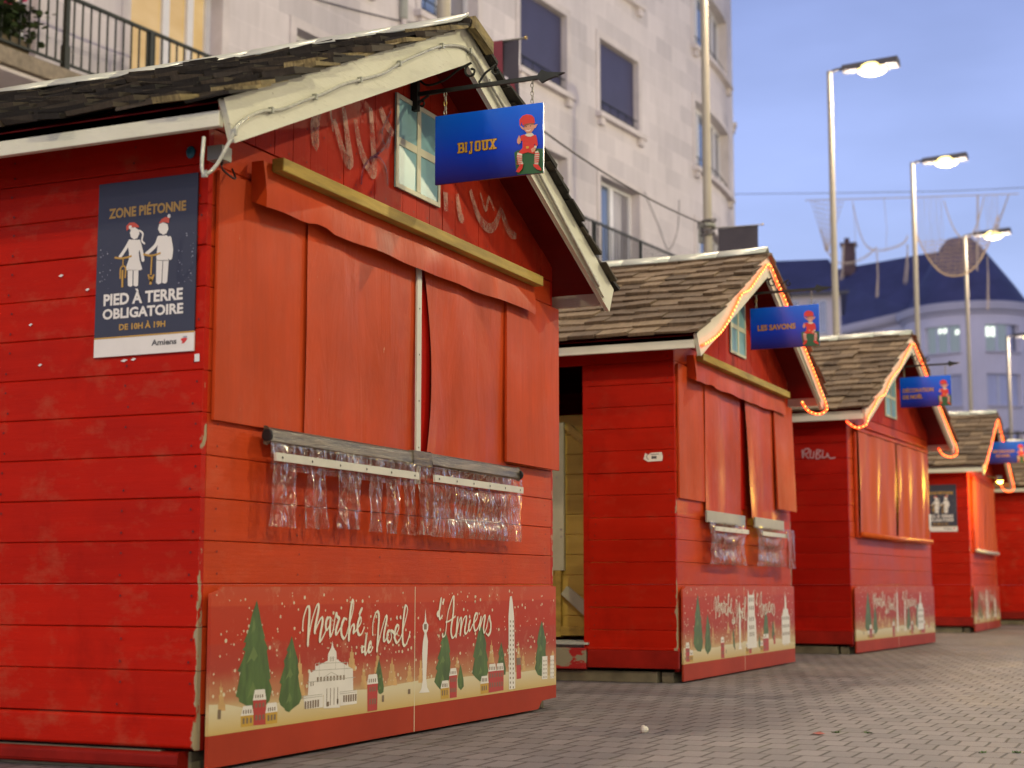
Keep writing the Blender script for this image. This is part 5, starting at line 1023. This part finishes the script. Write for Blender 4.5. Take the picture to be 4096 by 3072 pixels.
garland('pale light net with swags and tassels hanging left of the middle lamp', g_left)
garland('large golden half-round light net hanging before the slate roof', g_right)
# ------------------------------------------------------------------ apartment building beside the huts
TH, BO = R(-6.5), 10.7
AB = thing('apartment_building', 'pale stone apartment building with rounded corner and navy shutters behind the huts', 'building', (-BO*sin(TH), BO*cos(TH), 0), TH)
S0, RC = 28.0, 15.5
def F(s, y, z):
    if s <= S0: return (s, y, z)
    ph = (s-S0)/RC; r = RC-y
    return (S0+r*sin(ph), RC-r*cos(ph), z)
def fbox(mb, s0, s1, y0, y1, z0, z1, mat):
    n = 1 if s0 < S0 and s1 <= S0 else max(1, int((s1-s0)/.3))
    for i in range(n): mb.box(s0+(s1-s0)*i/n, s0+(s1-s0)*(i+1)/n, y0, y1, z0, z1, mat, F)
BAYS = [(-6.1, -4.3), (-2.8, -1.0), (.5, 2.3), (3.8, 5.6), (7.05, 8.92), (10.5, 12.28), (13.95, 15.77), (17.28, 19.1), (20.62, 22.46), (23.88, 25.7), (28.75, 31.9), (35.3, 38.3), (40.8, 43.4)]
RW = [(.25, 3.2), (6.42, 8.9), (10.2, 11.8), (13.1, 14.7)]
TOPZ = 17.2
opens = [(a, b, c, d) for a, b in BAYS for c, d in RW]
ss = sorted(set([-10, 45.1]+[x for a, b in BAYS for x in (a, b)]+[S0+.45*k for k in range(39)])); zs = sorted(set([0, TOPZ]+[x for a, b in RW for x in (a, b)]))
mb = MB()
for a, b in zip(ss[:-1], ss[1:]):
    for c, d in zip(zs[:-1], zs[1:]):
        m_, q = (a+b)/2, (c+d)/2
        if any(o[0] < m_ < o[1] and o[2] < q < o[3] for o in opens): continue
        mb.add([F(a, 0, c), F(b, 0, c), F(b, 0, d), F(a, 0, d)], [(0, 1, 2, 3)], 'stone')
dp = .30
for a, b, c, d in opens:
    n = 1 if b <= S0 else 7
    for i in range(n):
        x0, x1 = a+(b-a)*i/n, a+(b-a)*(i+1)/n
        mb.add([F(x0, 0, d), F(x1, 0, d), F(x1, dp, d), F(x0, dp, d)], [(0, 1, 2, 3)], 'trim'); mb.add([F(x0, 0, c), F(x1, 0, c), F(x1, dp, c), F(x0, dp, c)], [(3, 2, 1, 0)], 'trim')
    for x in (a, b): mb.add([F(x, 0, c), F(x, dp, c), F(x, dp, d), F(x, 0, d)], [(0, 1, 2, 3)], 'trim')
mb.build('wall', AB)
mb = MB(); mb.box(-10, S0, .01, 12, TOPZ, TOPZ+.2, 'trim'); 
for i in range(16): 
    p = (S0, RC); a0, a1 = [(17.1/RC)*k/16 for k in (i, i+1)]
    mb.add([(S0, RC, TOPZ+.2), (S0+RC*sin(a0), RC-RC*cos(a0), TOPZ+.2), (S0+RC*sin(a1), RC-RC*cos(a1), TOPZ+.2)], [(0, 1, 2)], 'trim')
mb.box(-10, -9.9, .01, 12, 0, TOPZ, 'stone'); mb.build('roof', AB)
def window(i, r):
    a, b = BAYS[i]; c, d = RW[r]
    kind = 'glass'
    if r == 1 and i in (4, 5): kind = 'warm'
    elif r == 2 and i in (8, 9): kind = 'shutter'
    elif r == 0: kind = 'glass'
    elif i in (7, 10, 11): kind = 'blue'
    cv_ = b > S0
    fm = MB(); t = .07; y0, y1 = .20, .27
    if kind == 'warm': t = .10
    mid = (a+b)/2
    for s0, s1, z0, z1 in ((a, a+t, c, d), (b-t, b, c, d), (a+t, b-t, d-t, d), (a+t, b-t, c, c+t), (mid-.065, mid+.065, c+t, d-t)): fbox(fm, s0, s1, y0, y1, z0, z1, 'wframe')
    if b-a > 2.5:
        for q in (.25, .75): fbox(fm, a+(b-a)*q-.05, a+(b-a)*q+.05, y0, y1, c+t, d-t, 'wframe')
    if kind == 'warm': fbox(fm, b-.48, b-.36, .19, .27, c+t, d-t, 'wframe')
    fr_ = fm.build('window', AB)
    pm = MB(); n = 6 if cv_ else 1
    for s0, s1, w in ((a+t, mid-.065, 0), (mid+.065, b-t, 1)):
        mt = {'glass': ('glassblue', 'curtain')[w], 'warm': 'warm', 'shutter': 'glass', 'blue': ('glassblue', 'curtain')[w]}[kind]
        for k in range(n): u0, u1 = s0+(s1-s0)*k/n, s0+(s1-s0)*(k+1)/n; pm.add([F(u0, .245, c+t), F(u1, .245, c+t), F(u1, .245, d-t), F(u0, .245, d-t)], [(0, 1, 2, 3)], mt)
    pm.build('pane', fr_)
    if kind == 'shutter':
        sm = MB(); z = c+.03
        while z < d-.03: fbox(sm, a+.03, b-.03, .10, .125, z, min(z+.045, d-.01), 'shutter'); z += .05
        sm.build('shutter', fr_)
    sm = MB()
    if r >= 2:
        fbox(sm, a-.18, b+.18, -.14, .0-.002, c-.11, c-.004, 'trim'); fbox(sm, a-.10, a+.08, -.10, -.002, c-.26, c-.11, 'trim'); fbox(sm, b-.08, b+.10, -.10, -.002, c-.26, c-.11, 'trim'); fbox(sm, a, b, -.10, .2, c-.003, c+.012, 'trim')
        sm.build('sill', fr_)
    sm = MB(); w = .15
    zb_ = c-.0 if r < 2 else c
    fbox(sm, a-w, a-.002, -.022, -.002, zb_, d+w, 'trim'); fbox(sm, b+.002, b+w, -.022, -.002, zb_, d+w, 'trim'); fbox(sm, a-.002, b+.002, -.022, -.002, d+.002, d+w, 'trim'); sm.build('surround', fr_)
    if r >= 2 and i in (7, 8, 9, 10, 11):
        gm = MB()
        for zz in (c+.12, c+.30):
            n = 1 if not cv_ else 6
            gm.tube([F(a+(b-a)*k/n, .03, zz) for k in range(n+1)], .012, 'iron', 5)
        for k in range(5): gm.tube([F(a+(b-a)*(k+.5)/5, .03, c), F(a+(b-a)*(k+.5)/5, .03, c+.30)], .008, 'iron', 5)
        gm.build('guard_rail', fr_)
for i in range(len(BAYS)):
    for r in range(4): window(i, r)
def balcony(s0, s1, posts, ends, off=.74):
    mb = MB(); mb.box(s0-.05, s1+.05, -.86, -.003, 6.38, 6.58, 'concrete'); mb.box(s0, s1, -.80, -.003, 6.32, 6.379, 'trim')
    b = mb.build('balcony', AB, bevel=.015)
    mb = MB(); mb.box(s0, s1, -off-.025, -off+.025, 7.49, 7.525, 'iron'); mb.box(s0, s1, -off-.012, -off+.012, 6.67, 6.70, 'iron')
    n = int((s1-s0)/.135)
    for k in range(n+1): s = s0+(s1-s0)*k/n; mb.box(s-.009, s+.009, -off-.009, -off+.009, 6.70, 7.49, 'iron')
    for s in posts: mb.box(s-.028, s+.028, -off-.03, -off+.03, 6.58, 7.49, 'iron'); mb.box(s-.04, s+.04, -off-.04, -off+.04, 6.58, 6.9, 'iron')
    for s in ends:
        mb.box(s-.02, s+.02, -off, -.01, 7.49, 7.52, 'iron')
        for k in range(5): y = -off+off*k/5; mb.box(s-.009, s+.009, y-.009, y+.009, 6.60, 7.49, 'iron')
    mb.build('railing', b)
balcony(-7, 12.9, (-5, -2, 1, 4, 7, 8.72, 10.12, 11.6), (12.9,))
balcony(20.3, 26.2, (20.3, 22.2, 24.2, 26.2), (20.3, 26.2))
mb = MB(); mb.tube([(16.7, -.06, 9.9), (16.7, -.06, TOPZ)], .07, 'grey', 10); mb.tube([(16.7, -.06, 9.9), (16.75, -.05, 9.6), (16.75, -.05, .1)], .05, 'trim', 8); mb.build('downpipe', AB)
mb = MB(); mb.tube(smooth([(12.9, -.03, 9.35), (14.5, -.03, 9.5), (16.6, -.03, 9.85), (17.2, -.03, 10.0)]), .012, 'wire', 5); mb.tube(smooth([(25.9, -.03, 9.0), (26.6, -.03, 8.4), (27.1, -.03, 7.95), (27.6, -.03, 8.5), (27.7, -.03, 9.2)]), .008, 'wire', 5); mb.build('facade_cable', AB)
# geranium trough on the balcony
def FW(s, y, z): v = Matrix.Rotation(TH, 4, 'Z') @ Vector((s, y, z)); return v+AB.location
GE = thing('geranium_trough', 'trough of pink geraniums standing on the balcony at the upper left', 'flower trough', FW(7.65, -.60, 6.585), TH)
mb = MB(); mb.hexa([(-.55, -.09, 0), (.55, -.09, 0), (-.55, .09, 0), (.55, .09, 0), (-.58, -.12, .2), (.58, -.12, .2), (-.58, .12, .2), (.58, .12, .2)], 'planter'); mb.build('trough', GE, bevel=.01)
fo = MB(); fl = MB(); rr = random.Random(9)
for k in range(1700):
    x = rr.gauss(0, .30); 
    if abs(x) > .68: continue
    h = rr.random()**.8*(.52-.35*x*x); y = rr.gauss(0, .13); z = .15+h; a = rr.uniform(0, 6.28); t = rr.uniform(-.7, .9); s_ = rr.uniform(.025, .055)
    e1 = Vector((cos(a), sin(a), 0)); e2 = Vector((-sin(a)*cos(t), cos(a)*cos(t), sin(t)))
    fo.add([Vector((x, y, z))+e1*s_*cos(q)+e2*s_*sin(q) for q in (0, .9, 1.9, 3.1, 4.2, 5.3)], [(0, 1, 2, 3, 4, 5)], 'leaf')
for k in range(16):
    x = rr.uniform(-.5, .5); z = .45+.3*rr.random(); y = rr.uniform(-.15, .05)
    for q in range(9): fl.sphere((x+rr.gauss(0, .02), y+rr.gauss(0, .02), z+rr.gauss(0, .016)), .016, 'petal', 5, 4)
    fo.tube([(x*.8, y*.5, .2), (x, y, z)], .004, 'leaf', 4)
fo.build('foliage', GE); fl.build('flowers', GE)
# ------------------------------------------------------------------ far buildings at the end of the street
cx, cy, rt = 86.6, 8.98, 3.55
toCam = math.atan2(CAM.y-cy, CAM.x-cx)
CB = thing('corner_building', 'lavender-lit corner building with rounded front, blue slate mansard roof and lit windows', 'building', (cx, cy, 0), toCam)
# local x points to the camera; positive angle = to the right in the picture
def cyl(ph, r, z): return (r*cos(ph), r*sin(ph), z)   # seen from the camera +y is to the right
WIN = [(R(-41), R(-7)), (R(14), R(48))]
ZR = [(13.25, 14.72), (10.3, 12.0), (7.2, 8.9), (4.2, 5.9)]
phs = sorted(set([R(a) for a in range(-90, 91, 6)]+[x for w in WIN for x in w])); zz = sorted(set([0, 15.3]+[x for z in ZR for x in z]))
mb = MB()
for a, b in zip(phs[:-1], phs[1:]):
    for c, d in zip(zz[:-1], zz[1:]):
        if any(w[0] < (a+b)/2 < w[1] for w in WIN) and any(z[0] < (c+d)/2 < z[1] for z in ZR): continue
        mb.add([cyl(a, rt, c), cyl(b, rt, c), cyl(b, rt, d), cyl(a, rt, d)], [(0, 1, 2, 3)], 'render')
mb.box(-14, 0, 3.4, rt, 0, 15.3, 'render'); 
mb.hexa([(-.3, -rt, 0), (-7.2, -9.7, 0), (-1.3, -rt, 0), (-8.2, -9.4, 0), (-.3, -rt, 15.6), (-7.2, -9.7, 15.6), (-1.3, -rt, 15.6), (-8.2, -9.4, 15.6)], 'render')
for w in WIN:
    for z in ZR:
        for ph in w: mb.add([cyl(ph, rt, z[0]), cyl(ph, rt-.3, z[0]), cyl(ph, rt-.3, z[1]), cyl(ph, rt, z[1])], [(0, 1, 2, 3)], 'render')
        k = 5
        for i in range(k):
            a, b = w[0]+(w[1]-w[0])*i/k, w[0]+(w[1]-w[0])*(i+1)/k
            for zq in z: mb.add([cyl(a, rt, zq), cyl(b, rt, zq), cyl(b, rt-.3, zq), cyl(a, rt-.3, zq)], [(0, 1, 2, 3)], 'render')
mb.build('wall', CB)
mb = MB()
prof = [(15.28, rt), (15.30, rt+.12), (15.45, rt+.16), (15.5, rt+.34), (15.9, rt+.42), (15.98, rt+.2), (16.0, rt-.3)]
for (z0, r0), (z1, r1) in zip(prof[:-1], prof[1:]):
    for i in range(30):
        a, b = R(-90+6*i), R(-84+6*i); mb.add([cyl(a, r0, z0), cyl(b, r0, z0), cyl(b, r1, z1), cyl(a, r1, z1)], [(0, 1, 2, 3)], 'render2')
mb.hexa([(.1, -rt, 15.6), (-7.1, -10.2, 15.6), (-1, -rt, 15.6), (-8, -10.2, 15.6), (.15, -rt, 16.15), (-7.0, -10.2, 16.15), (-1, -rt, 16.15), (-8, -10.2, 16.15)], 'render2'); mb.build('cornice', CB, True)
mb = MB(); prof = [(15.98, 3.55), (17.4, 2.72), (19.75, 1.15), (20.2, .75), (20.22, .02)]
for (z0, r0), (z1, r1) in zip(prof[:-1], prof[1:]):
    for i in range(24):
        a, b = R(-110+220/24*i), R(-110+220/24*(i+1)); mb.add([(r0*cos(a)-.2, r0*sin(a)*.98-.3*(z0-16)/4, z0), (r0*cos(b)-.2, r0*sin(b)*.98-.3*(z0-16)/4, z0), (r1*cos(b)-.2, r1*sin(b)*.98-.3*(z1-16)/4, z1), (r1*cos(a)-.2, r1*sin(a)*.98-.3*(z1-16)/4, z1)], [(0, 1, 2, 3)], 'slate')
# wing roof
mb.hexa([(.0, -2.6, 16.15), (-7.0, -10.1, 16.15), (-3, -1, 16.15), (-10, -8, 16.15), (-1.7, -.75, 20.0), (-8.6, -9.6, 20.35), (-2.6, -.4, 20.0), (-10, -8.6, 20.35)], 'slate')
mb.box(-14, -.5, 1.5, 9, 15.3, 16.9, 'slate', lambda x, y, z: (x-(1.2 if z > 16 else 0), y, z))
mb.box(-14, -1, 3.5, 12, 0, 15.3, 'render')
roof = mb.build('mansard_roof', CB)
mb = MB(); mb.box(-6.6, -5.9, -7.35, -6.55, 19.6, 21.5, 'brick'); mb.box(-6.7, -5.8, -7.45, -6.45, 21.5, 21.65, 'brick'); mb.box(-6.4, -6.1, -7.2, -6.9, 21.65, 22, 'brick'); mb.build('chimney', roof)
for wi, w in enumerate(WIN):
    for zi, z in enumerate(ZR):
        lit = zi == 0; mb = MB(); k = 6; rp_ = rt-.22
        for i in range(k+1):
            if i in (0, 2, 4, 6):
                a = w[0]+(w[1]-w[0])*i/k; e = .022; mb.hexa([cyl(a-e, rp_-.05, z[0]), cyl(a+e, rp_-.05, z[0]), cyl(a-e, rp_+.04, z[0]), cyl(a+e, rp_+.04, z[0]), cyl(a-e, rp_-.05, z[1]), cyl(a+e, rp_-.05, z[1]), cyl(a-e, rp_+.04, z[1]), cyl(a+e, rp_+.04, z[1])], 'wframe')
        for i in range(k):
            a, b = w[0]+(w[1]-w[0])*i/k, w[0]+(w[1]-w[0])*(i+1)/k
            mb.hexa([cyl(a, rt+.02, z[0]-.12), cyl(b, rt+.02, z[0]-.12), cyl(a, rt+.14, z[0]-.12), cyl(b, rt+.14, z[0]-.12), cyl(a, rt-.2, z[0]-.005), cyl(b, rt-.2, z[0]-.005), cyl(a, rt+.14, z[0]-.02), cyl(b, rt+.14, z[0]-.02)], 'render2')
        fr_ = mb.build('window', CB)
        mb = MB()
        for i in range(k):
            a, b = w[0]+(w[1]-w[0])*i/k, w[0]+(w[1]-w[0])*(i+1)/k
            mb.add([cyl(a, rp_, z[0]), cyl(b, rp_, z[0]), cyl(b, rp_, z[1]), cyl(a, rp_, z[1])], [(0, 1, 2, 3)], 'officeroom' if lit and not (wi == 1 and i > 3) else ('blind' if i % 2 == 0 or zi == 1 else 'curtain'))
            if lit and ((wi == 0 and i in (2, 3, 5)) or (wi == 1 and i in (0, 1))):
                zt_ = z[1]-.12-.12*(i > 3); mb.add([cyl(a+.01, rp_+.012, zt_-(.3 if wi == 0 else .55)), cyl(b-.01, rp_+.012, zt_-(.22 if wi == 0 else .55)), cyl(b-.01, rp_+.012, zt_), cyl(a+.01, rp_+.012, zt_)], [(0, 1, 2, 3)], 'officelight')
        mb.build('pane', fr_)
# wing windows just below the cornice
for t0, t1, z0, z1 in ((.55, .85, 14.2, 15.5), (.1, .3, 10.4, 12), (.5, .7, 10.4, 12)):
    p0, p1 = Vector((-.3, -rt, 0)), Vector((-7.2, -9.7, 0)); a, b = p0.lerp(p1, t0), p0.lerp(p1, t1); nrm = Vector((.66, -.75, 0))*.03
    if True:
        mb = MB(); d_ = (b-a); 
        mb.add([a+nrm+Vector((0, 0, z0)), b+nrm+Vector((0, 0, z0)), b+nrm+Vector((0, 0, z1)), a+nrm+Vector((0, 0, z1))], [(0, 1, 2, 3)], 'glass'); fr_ = mb.build('window', CB)
        for k in (0, .48, .96): 
            q = a+d_*k; mb = MB(); mb.hexa([q+nrm*1.2+Vector((0, 0, z0)), q+d_*.04+nrm*1.2+Vector((0, 0, z0)), q+nrm*3+Vector((0, 0, z0)), q+d_*.04+nrm*3+Vector((0, 0, z0)), q+nrm*1.2+Vector((0, 0, z1)), q+d_*.04+nrm*1.2+Vector((0, 0, z1)), q+nrm*3+Vector((0, 0, z1)), q+d_*.04+nrm*3+Vector((0, 0, z1))], 'wframe'); mb.build('frame', fr_)
# nearer low slate house left of the corner building
a3 = math.atan2(CAM.y-12.9, CAM.x-64)
SH = thing('slate_house', 'small house with a blue slate roof and white windows left of the first lamp pole', 'house', (64.0, 12.85, 0), a3)
mb = MB(); mb.box(-6, 0, -2.6, 1.45, 0, 13.45, 'render'); mb.build('wall', SH)
mb = MB(); mb.hexa([(.35, -2.9, 13.5), (.35, 1.75, 13.5), (-6.3, -2.9, 13.5), (-6.3, 1.75, 13.5), (-2.2, -2.7, 15.45), (-2.2, 1.0, 15.45), (-4, -2.7, 15.45), (-4, 1.0, 15.45)], 'slate'); mb.box(.25, .40, -2.95, 1.8, 13.36, 13.49, 'lamphead'); mb.build('roof', SH)
for y in (-1.95, -.75, .45):
    mb = MB(); mb.box(.002, .06, y-.42, y+.42, 11.6, 13.2, 'wframe'); w_ = mb.build('window', SH); mb = MB(); mb.box(.061, .07, y-.34, y-.04, 11.7, 13.1, 'glass'); mb.box(.061, .07, y+.04, y+.34, 11.7, 13.1, 'glassblue'); mb.build('pane', w_)
BH = thing('brown_roofed_house', 'small house with brown roof and chimneys between the stone corner and the second gable', 'house', (56, 13.6, 0), a3)
mb = MB(); mb.box(-6, 0, -2.2, 1.2, 0, 12.2, 'render2'); mb.build('wall', BH)
mb = MB(); mb.prism([(-2.5, 12.2), (1.9, 12.2), (1.1, 12.8), (-.4, 13.5), (-1.6, 13.5)], .2, -6.2, 'brownroof', lambda u, v, d: (d, u, v)); rf = mb.build('roof', BH)
for y, h in ((.35, 14.0), (-.55, 14.35), (1.0, 13.5)):
    mb = MB(); mb.box(-1.4, -.9, y-.2, y+.2, 12.6, h, 'brick'); mb.box(-1.45, -.85, y-.25, y+.25, h, h+.1, 'brick'); mb.sphere((-1.15, y-.08, h+.18), .09, 'brick', 8, 6, (1, 1, 1.6)); mb.build('chimney', rf)

# ------------------------------------------------------------------ the other side of the street (closes the view of the sky from the huts)
def terrace(x0, x1, y, h, lab, rz=0, org=(0, 0)):
    T = thing('terrace_house', lab, 'building', (org[0], org[1], 0), rz)
    mb = MB(); mb.box(x0, x1, y-10, y, 0, h, 'stone'); mb.build('wall', T)
    mb = MB(); mb.prism([(y-10.3, h), (y+.3, h), (y-1.5, h+3), (y-8.5, h+3)], x0, x1, 'slate', lambda u, v, d: (d, u, v)); mb.build('roof', T)
    n = int((x1-x0)/3.2)
    for k in range(n):
        for z in (.4, 4.4, 7.6, 10.8):
            if z+2 > h: continue
            xx = x0+(k+.5)*(x1-x0)/n; mb = MB()
            mb.box(xx-.65, xx+.65, y+.004, y+.05, z, z+1.9, 'wframe'); f = mb.build('window', T)
            mb = MB(); mb.box(xx-.56, xx-.05, y+.051, y+.056, z+.08, z+1.82, 'glass'); mb.box(xx+.05, xx+.56, y+.051, y+.056, z+.08, z+1.82, 'curtain'); mb.build('pane', f)
terrace(-40, 2, -17, 16, 'stone terrace across the street facing the nearest huts')
terrace(2.4, 40, -17, 16, 'stone terrace across the street facing the farther huts')
